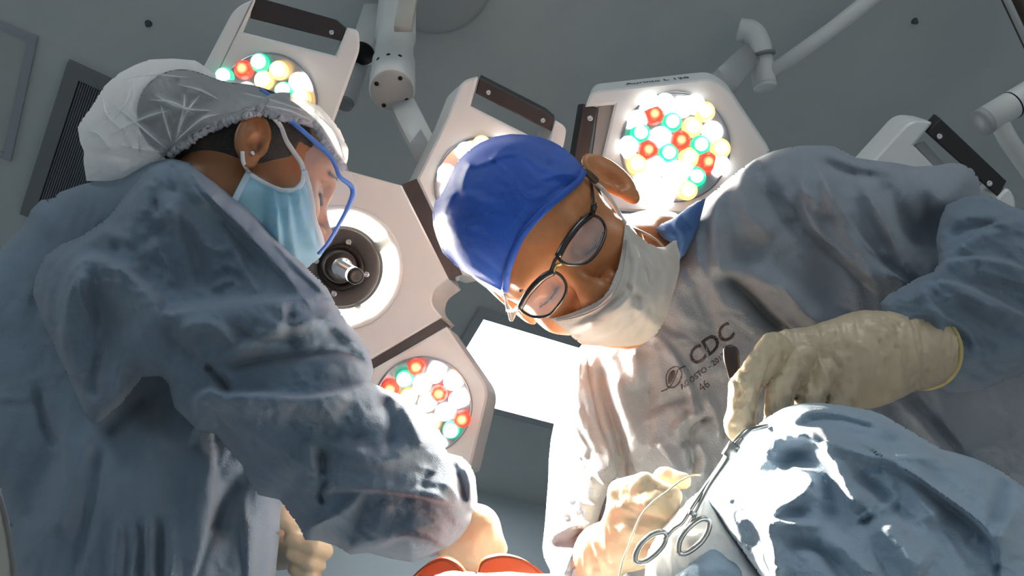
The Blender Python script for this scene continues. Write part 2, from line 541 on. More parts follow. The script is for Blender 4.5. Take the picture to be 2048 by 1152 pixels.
# ------------------------------------------------------------------ solid modelling: blended volumes
class Field:
    def __init__(self, lo, hi, vox):
        self.lo = np.array(lo, float); self.vox = vox
        self.n = np.ceil((np.array(hi) - self.lo) / vox).astype(int) + 1
        self.g = np.full(self.n, 1.0, np.float32)

    def _box(self, lo, hi):
        a = np.clip(np.floor((lo - self.lo) / self.vox).astype(int), 0, self.n)
        b = np.clip(np.ceil((hi - self.lo) / self.vox).astype(int) + 1, 0, self.n)
        if (b <= a).any(): return None, None
        ax = [(self.lo[i] + self.vox * np.arange(a[i], b[i])).astype(np.float32) for i in range(3)]
        return tuple(slice(a[i], b[i]) for i in range(3)), np.meshgrid(*ax, indexing='ij', sparse=True)

    def put(self, lo, hi, fn, k, op):
        m_ = k + 3 * self.vox
        sl, G = self._box(np.asarray(lo) - m_, np.asarray(hi) + m_)
        if sl is None: return
        d = fn(*G).astype(np.float32); v = self.g[sl]
        if op == '+':
            if k > 0:
                h = np.clip(.5 + .5 * (v - d) / k, 0, 1); self.g[sl] = v * (1 - h) + d * h - k * h * (1 - h)
            else:
                self.g[sl] = np.minimum(v, d)
        else:
            d = -d
            if k > 0:
                h = np.clip(.5 - .5 * (v - d) / k, 0, 1); self.g[sl] = v * (1 - h) + d * h + k * h * (1 - h)
            else:
                self.g[sl] = np.maximum(v, d)

    def cap(self, a, b, ra, rb, k=.01, op='+'):
        a, b = np.array(a, float), np.array(b, float); e = b - a; l2 = float(e @ e) + 1e-12

        def fn(x, y, z):
            t = np.clip(((x - a[0]) * e[0] + (y - a[1]) * e[1] + (z - a[2]) * e[2]) / l2, 0, 1)
            return np.sqrt((x - a[0] - t * e[0]) ** 2 + (y - a[1] - t * e[1]) ** 2 + (z - a[2] - t * e[2]) ** 2) - (ra + (rb - ra) * t)
        r = max(ra, rb)
        self.put(np.minimum(a, b) - r, np.maximum(a, b) + r, fn, k, op)

    def ell(self, c, r, k=.01, op='+', M=None):
        c, r = np.array(c, float), np.array(r, float)
        M = np.eye(3) if M is None else np.array(M, float)   # rows: the ellipsoid's own axes

        def fn(x, y, z):
            q = [(x - c[0]) * M[i, 0] + (y - c[1]) * M[i, 1] + (z - c[2]) * M[i, 2] for i in range(3)]
            k0 = np.sqrt(sum((q[i] / r[i]) ** 2 for i in range(3))); k1 = np.sqrt(sum((q[i] / r[i] ** 2) ** 2 for i in range(3)))
            return k0 * (k0 - 1) / np.maximum(k1, 1e-6)
        R = float(r.max())
        self.put(c - R, c + R, fn, k, op)

    def chain(self, pts, k=.006):
        for (a, ra), (b, rb) in zip(pts[:-1], pts[1:]):
            self.cap(a, b, ra, rb, k)

    def mesh(self, smooth=2):
        g = self.g; s = g < 0
        S = lambda i, j, k: g[i:g.shape[0] - 1 + i, j:g.shape[1] - 1 + j, k:g.shape[2] - 1 + k]
        cnt = np.zeros(np.array(g.shape) - 1, np.int8)
        for i in (0, 1):
            for j in (0, 1):
                for k in (0, 1):
                    cnt += s[i:g.shape[0] - 1 + i, j:g.shape[1] - 1 + j, k:g.shape[2] - 1 + k]
        cells = np.argwhere((cnt > 0) & (cnt < 8))
        cid = np.full(cnt.shape, -1, np.int32); cid[tuple(cells.T)] = np.arange(len(cells))
        acc = np.zeros((len(cells), 3)); num = np.zeros(len(cells))
        cor = {(i, j, k): g[cells[:, 0] + i, cells[:, 1] + j, cells[:, 2] + k] for i in (0, 1) for j in (0, 1) for k in (0, 1)}
        for ax in range(3):
            for u in (0, 1):
                for v in (0, 1):
                    a = [0, 0, 0]; o = [q for q in range(3) if q != ax]; a[o[0]], a[o[1]] = u, v
                    b = list(a); b[ax] = 1
                    va, vb = cor[tuple(a)], cor[tuple(b)]
                    x = (va < 0) != (vb < 0)
                    t = np.where(x, va / np.where(x, va - vb, 1), 0)
                    p = np.zeros((len(cells), 3)); p[:, o[0]] = u; p[:, o[1]] = v; p[:, ax] = t
                    acc += p * x[:, None]; num += x
        V = self.lo + (cells + acc / num[:, None]) * self.vox
        Fs = []
        for ax in range(3):
            o = [q for q in range(3) if q != ax]
            if ax == 1: o = o[::-1]
            sl0 = [slice(None)] * 3; sl1 = [slice(None)] * 3; sl0[ax] = slice(0, -1); sl1[ax] = slice(1, None)
            A, B = s[tuple(sl0)], s[tuple(sl1)]
            E = np.argwhere(A != B)
            E = E[(E[:, o[0]] > 0) & (E[:, o[1]] > 0) & (E[:, o[0]] < g.shape[o[0]] - 1) & (E[:, o[1]] < g.shape[o[1]] - 1)]
            ina = A[tuple(E.T)]
            q = []
            for du, dv in ((-1, -1), (0, -1), (0, 0), (-1, 0)):
                c = E.copy(); c[:, o[0]] += du; c[:, o[1]] += dv; q.append(cid[tuple(c.T)])
            q = np.stack(q, 1); q[~ina] = q[~ina][:, ::-1]
            Fs.append(q)
        F = np.concatenate(Fs); F = F[(F >= 0).all(1)]
        E = np.concatenate([F[:, [0, 1]], F[:, [1, 2]], F[:, [2, 3]], F[:, [3, 0]]])
        deg = np.maximum(np.bincount(E[:, 0], minlength=len(V)), 1)
        for _ in range(smooth):
            for lam in (.55, -.5):
                L = np.stack([np.bincount(E[:, 0], V[E[:, 1], i], len(V)) for i in range(3)], 1) / deg[:, None] - V
                V = V + lam * L
        return V, F


def normals(V, F):
    n = np.cross(V[F[:, 2]] - V[F[:, 0]], V[F[:, 3]] - V[F[:, 1]])
    N = np.zeros_like(V)
    for k in range(4):
        for i in range(3):
            N[:, i] += np.bincount(F[:, k], n[:, i], len(V))
    return N / (np.linalg.norm(N, axis=1)[:, None] + 1e-12)


def sculpt(V, F, strokes, noise=()):
    """press the same kind of strokes into a solid (camera axes) where it faces the viewer"""
    N = normals(V, F)
    x = 1024 + FOC * V[:, 0] / -V[:, 2]; y = 576 - FOC * V[:, 1] / -V[:, 2]
    r = stroke_field(x, y, strokes)
    for sc, ang, st, amp in noise:
        r = r + amp * 1e-3 * crumple(x, y, sc, ang, st)
    view = -V / np.linalg.norm(V, axis=1)[:, None]
    f = np.clip((N * view).sum(1) * 2 + .3, 0, 1)
    return V + N * (r * f)[:, None]


def bvh_of(C, F):
    return BVHTree.FromPolygons([Vector(p) for p in C], [[int(q) for q in f] for f in F])


def ray_depth(bvh, px, py, default):
    v = np.array([(px - 1024) / FOC, -(py - 576) / FOC, -1.0])
    h = bvh.ray_cast(Vector((0, 0, 0)), Vector(v / np.linalg.norm(v)))
    return -h[0].z if h[0] is not None else default


def ribbon(name, pts, w, material, parent, depth, gap=.003, thick=.0012, n=6):
    """flat band along pixel points: depth(px, py) gives the surface it lies on"""
    P = smooth_open([p[:2] for p in pts], n)
    W = np.interp(np.linspace(0, 1, len(P)), np.linspace(0, 1, len(pts)), [p[2] if len(p) > 2 else w for p in pts])
    D = np.array([depth(*p) for p in P]) - gap
    D = np.convolve(np.pad(D, 2, mode='edge'), np.ones(5) / 5, 'valid')
    C = np.array([cpt(p[0], p[1], d) for p, d in zip(P, D)])
    V, F = tube_mesh(c2w(C), W / 2 / FOC * D, 10, (thick / (w / 2 / FOC * D.mean()), c2w(np.zeros((1, 3)))[0] - c2w(C)))
    return fix_normals(mesh_obj(name, V, F, material, parent))

# ------------------------------------------------------------------ the room
CEIL = 2.65
m_ceil = mat('ceiling_paint', (.60, .63, .62), .75, var=.06, var_scale=3, bump=.25, bump_scale=60)
m_wall = mat('wall_paint', (.50, .58, .62), .6, var=.05, var_scale=2)
m_floor = mat('floor_vinyl', (.58, .60, .60), .35, var=.08, var_scale=4)


def on_ceiling(px, py, drop=0.0):
    v = RW @ np.array([(px - 1024) / FOC, -(py - 576) / FOC, -1.0])
    t = (CEIL - drop - CAM[2]) / v[2]
    return CAM + v * t


# the back wall meets the ceiling along a line seen at the bottom of the picture; the room is square to it
WA, WB = on_ceiling(955, 983), on_ceiling(1090, 1013)
WX = (WB - WA) / np.linalg.norm(WB - WA); WX[2] = 0; WY = np.array([-WX[1], WX[0], 0.])


def room_box(name, x0, x1, y0, y1, z0, z1, material):
    """box in the room's own axes: x along the back wall, y out through it"""
    P = lambda x, y, z: np.array([WA[0], WA[1], 0]) + WX * x + WY * y + np.array([0, 0, z])
    v = np.array([P(x, y, z) for z in (z0, z1) for x, y in ((x0, y0), (x1, y0), (x1, y1), (x0, y1))])
    f = [[3, 2, 1, 0], [4, 5, 6, 7], [0, 1, 5, 4], [1, 2, 6, 5], [2, 3, 7, 6], [3, 0, 4, 7]]
    o = mesh_obj(name, v, f, material, None, False)
    o['kind'] = 'structure'
    return o


room_box('ceiling', -3.4, 3.6, -5.2, 0, CEIL, CEIL + .1, m_ceil)
room_box('floor', -3.4, 3.6, -5.2, 0, -.1, 0, m_floor)
room_box('wall_back', -3.5, 3.7, 0, .1, -.1, CEIL + .1, m_wall)
room_box('wall_left', -3.5, -3.4, -5.2, 0, -.1, CEIL + .1, m_wall)
room_box('wall_right', 3.6, 3.7, -5.2, 0, -.1, CEIL + .1, m_wall)


def rect_from(px_corner, px_x, px_y):
    """a true rectangle on the ceiling: corner, point along its first side, point giving the second side's length"""
    a, b, c = on_ceiling(*px_corner), on_ceiling(*px_x), on_ceiling(*px_y)
    u = b - a; lu = np.linalg.norm(u); u /= lu
    v = np.cross(u, [0, 0, 1.]); w = (c - a) @ v
    return a, u, v * np.sign(w), lu, abs(w)


def frame_rect(name, a, u, v, lu, lv, wd, z0, z1, material, parent):
    P = lambda s, t, z: a + u * s + v * t + np.array([0, 0, z - a[2]])
    q = [(0, 0), (lu, 0), (lu, lv), (0, lv)]; i = [(wd, wd), (lu - wd, wd), (lu - wd, lv - wd), (wd, lv - wd)]
    V = np.array([P(*p, z) for p in q for z in (z0, z1)] + [P(*p, z) for p in i for z in (z0, z1)])
    F = []
    for k in range(4):
        n = (k + 1) % 4
        o0, o1, o2, o3 = 2 * k, 2 * k + 1, 2 * n + 1, 2 * n
        F += [[o0, o1, o2, o3], [8 + o0, 8 + o3, 8 + o2, 8 + o1], [o0, o3, 8 + o3, 8 + o0], [o1, 8 + o1, 8 + o2, o2]]
    return fix_normals(mesh_obj(name, V, F, material, parent, False))


def flat_box(name, a, u, v, s0, s1, t0, t1, z0, z1, material, parent, smooth=False):
    V = np.array([a + u * s + v * t + np.array([0, 0, z - a[2]]) for z in (z0, z1) for s, t in ((s0, t0), (s1, t0), (s1, t1), (s0, t1))])
    f = [[3, 2, 1, 0], [4, 5, 6, 7], [0, 1, 5, 4], [1, 2, 6, 5], [2, 3, 7, 6], [3, 0, 4, 7]]
    return fix_normals(mesh_obj(name, V, f, material, parent, smooth))


# ceiling light panel, bottom centre
a, u, v, lu, lv = rect_from((966, 630), (1245, 714), (886, 783))
t = thing('ceiling_light', 'bright white rectangular light panel in the ceiling between the two people', 'ceiling light', a)
m_trim = mat('panel_trim', (.42, .45, .46), .5)
m_panel = mat('lit_diffuser', (.9, .9, .9), .4, emit=(.93, .97, 1.0), strength=5.5)
frame_rect('frame', a - u * .03 - v * .03, u, v, lu + .06, lv + .06, .032, CEIL - .02, CEIL, m_trim, t)
flat_box('diffuser', a, u, v, 0, lu, 0, lv, CEIL - .016, CEIL - .008, m_panel, t)

# air vent, top left
a, u, v, lu, lv = rect_from((140, 118), (330, 205), (70, 430))
t = thing('air_vent', 'dark fine-ribbed air vent grille in the ceiling behind the white cap', 'air vent', a)
m_vf = mat('vent_frame', (.22, .23, .23), .6); m_vs = mat('vent_slat', (.20, .20, .215), .6); m_vd = mat('vent_dark', (.05, .05, .056), .9)
frame_rect('frame', a, u, v, lu, lv, .035, CEIL - .02, CEIL, m_vf, t)
flat_box('backing', a, u, v, .03, lu - .03, .03, lv - .03, CEIL - .004, CEIL - .001, m_vd, t)
PITCH = .0056
n = int((lu - .074) / PITCH)
for i in range(n):
    s = .038 + i * PITCH
    if i == 0:
        sl0 = flat_box('slat', a, u, v, s, s + .0034, .034, lv - .034, CEIL - .014, CEIL - .005, m_vs, t)
    else:
        c = sl0.copy(); COL.objects.link(c); c.location = Vector(u * (i * PITCH))
# hatch plate further left
a, u, v, lu, lv = rect_from((-70, 10), (78, 72), (-140, 260))
t = thing('ceiling_hatch', 'plain grey service hatch in the ceiling at the far left edge', 'hatch', a)
frame_rect('frame', a, u, v, lu, lv, .02, CEIL - .012, CEIL, mat('hatch_frame', (.40, .42, .45), .7), t)
flat_box('panel', a, u, v, .02, lu - .02, .02, lv - .02, CEIL - .006, CEIL - .001, mat('hatch_panel', (.52, .54, .53), .7), t)

m_cap = mat('dark_plug', (.09, .095, .10), .6)
for px, py, lab in ((297, 47, 'small dark ceiling plug left of the handled lamp pod'), (1829, 42, 'small dark ceiling plug at upper right')):
    p = on_ceiling(px, py)
    o = mesh_obj('ceiling_plug', *lathe(p - [0, 0, .014], (0, 0, 1), [(0, .003), (.002, .005), (.008, .006), (.014, .009)], 16), m_cap, None, True, p)
    tag(o, lab, 'ceiling plug', 'ceiling plugs')

# ------------------------------------------------------------------ surgical lamps
m_white = mat('lamp_enamel', (.86, .86, .84), .35, var=.02, var_scale=6)
m_dark = mat('dark_grip', (.022, .018, .019), .45)
m_grey = mat('grey_inlay', (.30, .31, .31), .5)
m_steel = mat('steel', (.75, .74, .72), .22, metal=1)
m_chrome = mat('reflector', (.50, .50, .52), .30, metal=1)
m_black = mat('black_hub', (.004, .004, .005), .5, spec=.25)
m_hubgrey = mat('hub_ring_grey', (.035, .035, .036), .5, spec=.35)
m_arc = mat('lit_arc', (.9, .9, .9), .3, emit=(1, .93, .80), strength=5.0)
R0 = 17.5 / FOC * LAMP1_D
L_W = lens_mat('lens_white', (1, .97, .92), (1, 1, 1), 3.0, 13, R0 * .3, R0 * 1.0)
L_A = lens_mat('lens_amber', (1, .62, .22), (1, .93, .80), 1.1, 6, R0 * .25, R0 * .95)
L_R = lens_mat('lens_red', (1, .07, .04), (1, .42, .16), .9, 2.6, R0 * .05, R0 * .75)
L_G = lens_mat('lens_green', (.02, .62, .36), (.85, 1, .93), .9, 7, R0 * .35, R0 * .92)
LENS = {'w': L_W, 'a': L_A, 'r': L_R, 'g': L_G}
_lens_mesh = {}
VIEW = RW @ np.array([0, 0, 1.0])      # out of the lamp faces


def lens(px, py, d, kind, parent, r=17.5):
    rr = r / FOC * d
    key = (kind, r)
    base = np.array(parent['base'][:])
    pos = at(px, py, d - .004)
    if key not in _lens_mesh:
        V, F = lathe((0, 0, 0), (0, 0, 1), [(-.006, rr), (.000, rr), (.005, rr * .86), (.008, rr * .55), (.009, rr * .15)], 20)
        me = bpy.data.meshes.new('led_lens'); me.from_pydata([tuple(p) for p in V], [], F); me.materials.append(LENS[kind])
        for p in me.polygons: p.use_smooth = True
        _lens_mesh[key] = me
    o = bpy.data.objects.new('led_lens', _lens_mesh[key]); COL.objects.link(o)
    o.parent = parent
    o.matrix_local = Matrix.Translation(Vector(pos - base)) @ Matrix([list(r_) for r_ in RW]).to_4x4()
    return o


def disc(name, px, py, r, d, prof, material, parent, n=48):
    """round part whose axis looks out of the lamp; prof in (px out of the face, px radius)"""
    s = d / FOC
    return fix_normals(mesh_obj(name, *lathe(at(px, py, d), VIEW, [(h * s, q * s) for h, q in prof], n), material, parent))


def screw(px, py, d, parent, r=5):
    o = disc('screw', px, py, r, d, [(-2, r), (1.5, r), (2.2, r * .7), (1.0, r * .35), (1.0, .2)], m_steel, parent, 12)
    return o


def pod(parent, poly, d, depth, shift, circle, lenses, r_lens=17.5, grow=0, bev=5):
    pl = plate('lamp_pod', poly, d, depth, shift, m_white, parent, bev=bev, grow=grow)
    if circle:
        cx, cy, r = circle
        disc('reflector', cx, cy, r, d - .001, [(0, r), (3.5, r * .99), (3.5, r * .955), (1.5, r * .93), (1.5, 1)], m_chrome, pl, 64)
        for x, y, k in lenses:
            lens(x, y, d - .004, k, pl, r_lens)
    return pl


# --- lamp with the round centre, left and middle
D1 = LAMP1_D
t = thing('surgical_lamp', 'white multi-pod surgical lamp with round glowing centre and handle, between the two heads', 'surgical lamp', at(690, 536, D1 + .06))
hub = plate('hub_plate', roundpoly([(560, 322), (694, 341, 8), (803, 371), (897, 558), (866, 580, 16), (862, 610, 14), (884, 634), (743, 718), (640, 716), (530, 560)]), D1, .06, (20, 22), m_white, t, bev=3)
disc('rim_ring', 682, 536, 126, D1 - .001, [(0, 126), (3, 122), (3, 116), (0, 113), (-.5, 80)], m_white, hub, 64)
disc('hub_ring', 682, 535, 78, D1 - .003, [(0, 79), (9, 78), (11, 74), (11, 46), (-12, 43), (-14, 1)], m_hubgrey, hub, 64)
disc('hub_recess', 682, 535, 44, D1 - .013, [(0, 46), (1.5, 45), (1.5, 36), (-5, 32), (-5, 1)], m_black, hub, 48)
for x, y in ((697, 485), (633, 522), (733, 549), (668, 587)):
    screw(x, y, D1 - .0135, hub, 6)
for a0, a1 in ((-122, -38), (-22, 62), (72, 150), (162, 226)):
    th = np.radians(np.linspace(a0, a1, 26))
    ro, ri = 111, 84
    outl = [(682 + ro * math.cos(q), 535 + ro * math.sin(q)) for q in th] + [(682 + ri * math.cos(q), 535 + ri * math.sin(q)) for q in th[::-1]]
    plate('light_arc', outl, D1 - .006, .006, (0, 0), m_arc, hub, bev=1.5)
p0 = at(676, 531, D1 - .01); p1 = at(713, 553, D1 - .105); ax = p1 - p0; ln = np.linalg.norm(ax); hk = D1 / 1.5 * .92
h = fix_normals(mesh_obj('handle', *lathe(p0, ax, [(0, .030 * hk), (ln * .12, .030 * hk), (ln * .18, .0215 * hk), (ln * .3, .0205 * hk), (ln * .3, .0165 * hk), (ln * .9, .0155 * hk)], 28), m_steel, t))
fix_normals(mesh_obj('handle_tip', *lathe(p0 + ax * .86, ax, [(0, .0162 * hk), (.010, .0166 * hk), (.0135, .014 * hk), (.0145, .009 * hk), (.0125, .004 * hk), (.0125, .0003)], 24), m_black, h))
fix_normals(mesh_obj('handle_collar', *lathe(p0, ax, [(.002, .0345 * hk), (.02, .0335 * hk), (.024, .029 * hk), (.024, .02 * hk)], 28), m_black, h))

gA = pod(t, roundpoly([(468, 14, 34), (512, -6, 10), (485, 63), (672, 111), (694, 54), (716, 58, 22), (720, 96, 20), (660, 262), (640, 318), (560, 330), (340, 330), (402, 140)]), D1 - .02, .06, (-34, 2),
         (536, 205, 100), [(519, 125, 'g'), (487, 139, 'r'), (557, 140, 'a'), (596, 163, 'w'), (527, 160, 'a'), (567, 182, 'g'), (448, 153, 'g'), (602, 196, 'a'), (492, 182, 'w'), (534, 202, 'r'), (455, 192, 'a'), (575, 220, 'w'), (500, 220, 'g'), (468, 228, 'w'), (610, 230, 'g'), (540, 242, 'w'), (505, 262, 'a'), (575, 262, 'r')], 19)
gp = plate('grip_bar', [(506, -8), (672, 39), (691, 55), (683, 82), (500, 36)], D1 - .012, .03, (-6, -12), m_dark, gA, bev=2)
screw(663, 65, D1 - .013, gp, 5)
gB = pod(t, roundpoly([(834, 358), (893, 238), (924, 160, 24), (957, 151, 6), (941, 211), (1100, 291), (1112, 240), (1134, 254, 16), (1128, 290, 16), (1080, 420), (960, 560), (925, 549)]), D1, .06, (-32, 6),
         (969, 374, 101), [(893, 346, 'w'), (905, 376, 'w'), (931, 302, 'w'), (963, 289, 'a'), (1000, 290, 'w'), (893, 415, 'w'), (930, 345, 'a'), (940, 385, 'w'), (970, 330, 'r'), (975, 370, 'g'), (1010, 330, 'w'), (1040, 360, 'a'), (920, 435, 'w'), (960, 420, 'r'), (1000, 410, 'w')], 19)
gp = plate('grip_bar', [(959, 155), (1091, 223), (1109, 238), (1102, 263), (951, 186)], D1 + .006, .03, (2, -16), m_dark, gB, bev=2)
screw(977, 185, D1 + .005, gp, 5); screw(1086, 241, D1 + .005, gp, 5)
plate('joint_strip', [(804, 369), (833, 357), (926, 548), (897, 559)], D1 + .004, .05, (4, 6), m_dark, t, bev=1)
plate('joint_strip', [(739, 713), (876, 629), (893, 652), (746, 738)], D1 + .004, .05, (4, 6), m_dark, t, bev=1)
gC = pod(t, roundpoly([(746, 738), (893, 654), (979, 778, 26), (940, 940), (760, 1010), (690, 860)]), D1, .06, (16, 20),
         (846, 811, 99), [(833, 734, 'r'), (809, 758, 'g'), (869, 750, 'w'), (904, 764, 'w'), (843, 773, 'w'), (878, 787, 'r'), (914, 800, 'w'), (817, 794, 'a'), (853, 807, 'w'), (887, 825, 'w'), (924, 838, 'r'), (902, 860, 'g'), (781, 778, 'r'), (790, 815, 'w'), (826, 832, 'w'), (862, 845, 'a'), (800, 850, 'g'), (838, 868, 'r'), (872, 885, 'w')], 17.5)

# --- lamp behind the man's shoulder
D2 = LAMP2_D
t = thing('surgical_lamp', "white surgical lamp with brightly lit lens disc, above the blue-capped person's shoulder", 'surgical lamp', at(1500, 420, D2 + .08))
gD = pod(t, roundpoly([(1171, 213), (1182, 182, 26), (1425, 155, 34), (1460, 180, 12), (1540, 300), (1500, 430), (1345, 427), (1240, 421), (1165, 400), (1164, 345), (1197, 347), (1229, 209)]), D2, .06, (12, -32),
         (1350, 294, 111), [(1410, 223, 'a'), (1385, 254, 'a'), (1425, 262, 'w'), (1281, 266, 'g'), (1323, 273, 'w'), (1361, 281, 'r'), (1401, 290, 'g'), (1441, 297, 'a'), (1257, 292, 'w'), (1296, 300, 'r'), (1337, 306, 'g'), (1378, 315, 'a'), (1415, 324, 'r'), (1274, 328, 'a'), (1312, 332, 'w'), (1392, 353, 'g'), (1289, 363, 'w'), (1308, 229, 'r'), (1344, 244, 'g'), (1366, 214, 'w'), (1330, 206, 'w'), (1344, 367, 'w'), (1368, 340, 'w'), (1350, 340, 'w'), (1318, 376, 'w'), (1375, 380, 'a'), (1300, 391, 'w'), (1300, 205, 'w'), (1390, 208, 'w'), (1330, 392, 'w'), (1440, 330, 'w'), (1275, 240, 'w')], 20.5)
gp = plate('grip_bar', [(1167, 207), (1195, 215), (1173, 335), (1148, 320)], D2 + .004, .03, (-8, -6), m_dark, gD, bev=2)
screw(1180, 237, D2 + .003, gp, 6)
plate('slot_lining', [(1197, 213), (1229, 209), (1208, 312), (1180, 345)], D2 + .012, .02, (0, 0), m_grey, gD, bev=1)
gE = pod(t, roundpoly([(1690, 384), (1822, 238, 26), (1868, 243, 8), (1829, 290), (1975, 440), (1998, 392), (2018, 372, 18), (2034, 400, 18), (2020, 520), (1800, 560), (1690, 480)]), D2, .06, (2, -26), None, [])
gp = plate('grip_bar', [(1881, 236), (2014, 362), (1997, 394), (1854, 265)], D2 + .004, .03, (6, -16), m_dark, gE, bev=2)
screw(1879, 273, D2 + .003, gp, 6); screw(1979, 367, D2 + .003, gp, 6)
plate('slot_lining', [(1829, 290), (1848, 282), (1900, 340), (1880, 345)], D2 + .014, .02, (0, 0), m_grey, gE, bev=1)
plate('lamp_body', roundpoly([(1500, 300), (1760, 330), (1760, 560), (1480, 560)]), D2 + .03, .06, (0, 0), m_white, t, bev=4)


def flat_text(name, body, size, pos, ux, uy, material, parent):
    """lettering laid on a flat face: pos is its left end of the baseline, ux/uy world unit vectors"""
    c = bpy.data.curves.new(name, 'FONT'); c.body = body; c.size = size; c.extrude = .0002; c.resolution_u = 3
    o = bpy.data.objects.new('tmp', c); COL.objects.link(o)
    dg = bpy.context.evaluated_depsgraph_get(); me = bpy.data.meshes.new_from_object(o.evaluated_get(dg))
    bpy.data.objects.remove(o)
    V = np.array([list(p.co) for p in me.vertices]); F = [list(p.vertices) for p in me.polygons]
    uz = np.cross(ux, uy)
    return mesh_obj(name, np.array(pos) + V[:, :1] * ux + V[:, 1:2] * uy + V[:, 2:] * uz, F, material, parent, False)


# lettering on the upper edge of the pod
def edge_pt(px, py, s):
    """point on the pod's upper flank: s = 0 at the front edge, 1 at the rear"""
    a = cpt(px, py, D2); a[2] = -(D2 + .003)
    b = cpt(px + 12, py - 32, D2); b[2] = -(D2 + .06)
    return c2w(a + (b - a) * s)


e0, e1 = edge_pt(1252, 174, .30), edge_pt(1354, 163, .30)
ux = (e1 - e0) / np.linalg.norm(e1 - e0); up_ = edge_pt(1252, 174, .9) - e0; up_ -= (up_ @ ux) * ux; up_ /= np.linalg.norm(up_)
nrm = np.cross(ux, up_)
flat_text('lettering', 'Aurinio L 120', .0195, e0 + nrm * .0012, ux, up_, mat('dark_print', (.05, .05, .05), .6), gD)

# ------------------------------------------------------------------ ceiling arms
m_arm = mat('arm_enamel', (.84, .84, .81), .35, var=.03, var_scale=5)
m_arm2 = mat('arm_grey', (.46, .47, .47), .4)
UP = np.array([0, 0, 1.0])
b0 = at(784, 182, 1.42)
t = thing('lamp_arm', 'thick white lamp column with round screwed end cap, left of centre at the top', 'lamp arm', b0)
Hc = CEIL - b0[2]
r = .0415
col = fix_normals(mesh_obj('column', *lathe(b0, UP, [(.002, r * .93), (.004, r), (.055, r), (.057, r * .985), (.12, r * .985), (.124, r * .92), (.16, r * .90), (.24, r * .88), (.245, r), (Hc - .03, r), (Hc, r)], 40), m_arm, t))
cap = fix_normals(mesh_obj('end_cap', *lathe(b0 - UP * .004, UP, [(0, r * .2), (0, r * .88), (.002, r * .92), (.008, r * .92)], 40), mat('cap_grey', (.50, .49, .47), .4), col))
for k in range(4):
    q = math.radians(40 + 90 * k)
    c = b0 + np.array([math.cos(q), math.sin(q), 0]) * r * .74 - UP * .0045
    fix_normals(mesh_obj('screw', *lathe(c, UP, [(0, .0005), (0, .0042), (.004, .0045)], 10), m_black, cap))
for k in range(3):
    q = math.radians(-120 + 30 * k)
    dv = np.array([math.cos(q), math.sin(q), 0])
    fix_normals(mesh_obj('screw', *lathe(b0 + dv * r * .985 + UP * .066, dv, [(0, .004), (.0008, .0035), (.0008, .0003)], 10), m_black, col))
fix_normals(mesh_obj('bracket', *box_mesh(at(806, 58, 1.40), at(824, -40, 1.5), .016, .006, VIEW), mat('bracket_beige', (.55, .53, .48), .4), col))
pc = on_ceiling(868, -62)
fix_normals(mesh_obj('canopy', *lathe(pc - UP * .05, UP, [(0, .02), (0, .13), (.01, .145), (.05, .15)], 48), m_arm2, t))
p0, p1 = at(806, 205, 1.46), at(868, 332, 1.34)
fix_normals(mesh_obj('lower_arm', *box_mesh(p0, p1, .022, .02, VIEW), m_arm, t))
fix_normals(mesh_obj('arm_inlay', *box_mesh(at(800, 222, 1.425), at(852, 318, 1.325), .017, .002, VIEW), m_arm2, t))

b0 = at(690, 207, 1.75)
t = thing('lamp_arm', 'grey lamp arm with small round end cap, beside the thick white column', 'lamp arm', b0)
top = at(735, 60, 1.9)
fix_normals(mesh_obj('tube', *lathe(b0, top - b0, [(0, .020), (.003, .0235), (.06, .0235), (.062, .025), (.2, .026)], 28), m_arm2, t))
fix_normals(mesh_obj('end_cap', *lathe(b0 - (top - b0) * .02, top - b0, [(0, .004), (0, .019), (.006, .021)], 28), mat('cap_dark', (.25, .25, .245), .5), t))
fix_normals(mesh_obj('arm_beam', *box_mesh(at(724, 112, 1.80), at(775, -60, 2.15), .026, .022, VIEW), m_arm, t))
fix_normals(mesh_obj('clip_ring', *lathe(at(722, 110, 1.775), top - b0, [(0, .028), (.004, .030), (.008, .030), (.012, .028)], 28), m_black, t))

# bent tube and long arm at upper right
b0 = at(1530, 168, 1.9)
t = thing('lamp_arm', 'white bent lamp arm with long thin tube rising to the upper right', 'lamp arm', b0)
path = [at(x, y, d) for x, y, d in smooth_open([(1530, 172, 1.90), (1524, 130, 1.91), (1518, 92, 1.92), (1504, 66, 1.93), (1478, 60, 1.94)], 6)]
el = fix_normals(mesh_obj('elbow', *tube_mesh(path, [.027] * 6 + [.0285] * (len(path) - 6), 24), m_arm, t))
fix_normals(mesh_obj('end_cap', *lathe(path[0] - (path[1] - path[0]) * .4, path[0] - path[1], [(-.006, .028), (.002, .027), (.004, .024), (.004, .001)], 24), m_arm, t))
fix_normals(mesh_obj('long_tube', *tube_mesh([at(1540, 146, 1.90), at(1660, 62, 1.86), at(1790, -40, 1.80)], [.017, .0185, .0195], 20), m_arm, t))
fix_normals(mesh_obj('collar', *tube_mesh([at(1527, 112, 1.9), at(1526, 106, 1.9)], [.0285, .0285], 24), m_grey, t))
fix_normals(mesh_obj('link_bar', *box_mesh(at(1500, 108, 1.97), at(1440, 172, 1.46), .026, .02, VIEW), m_arm2, t))

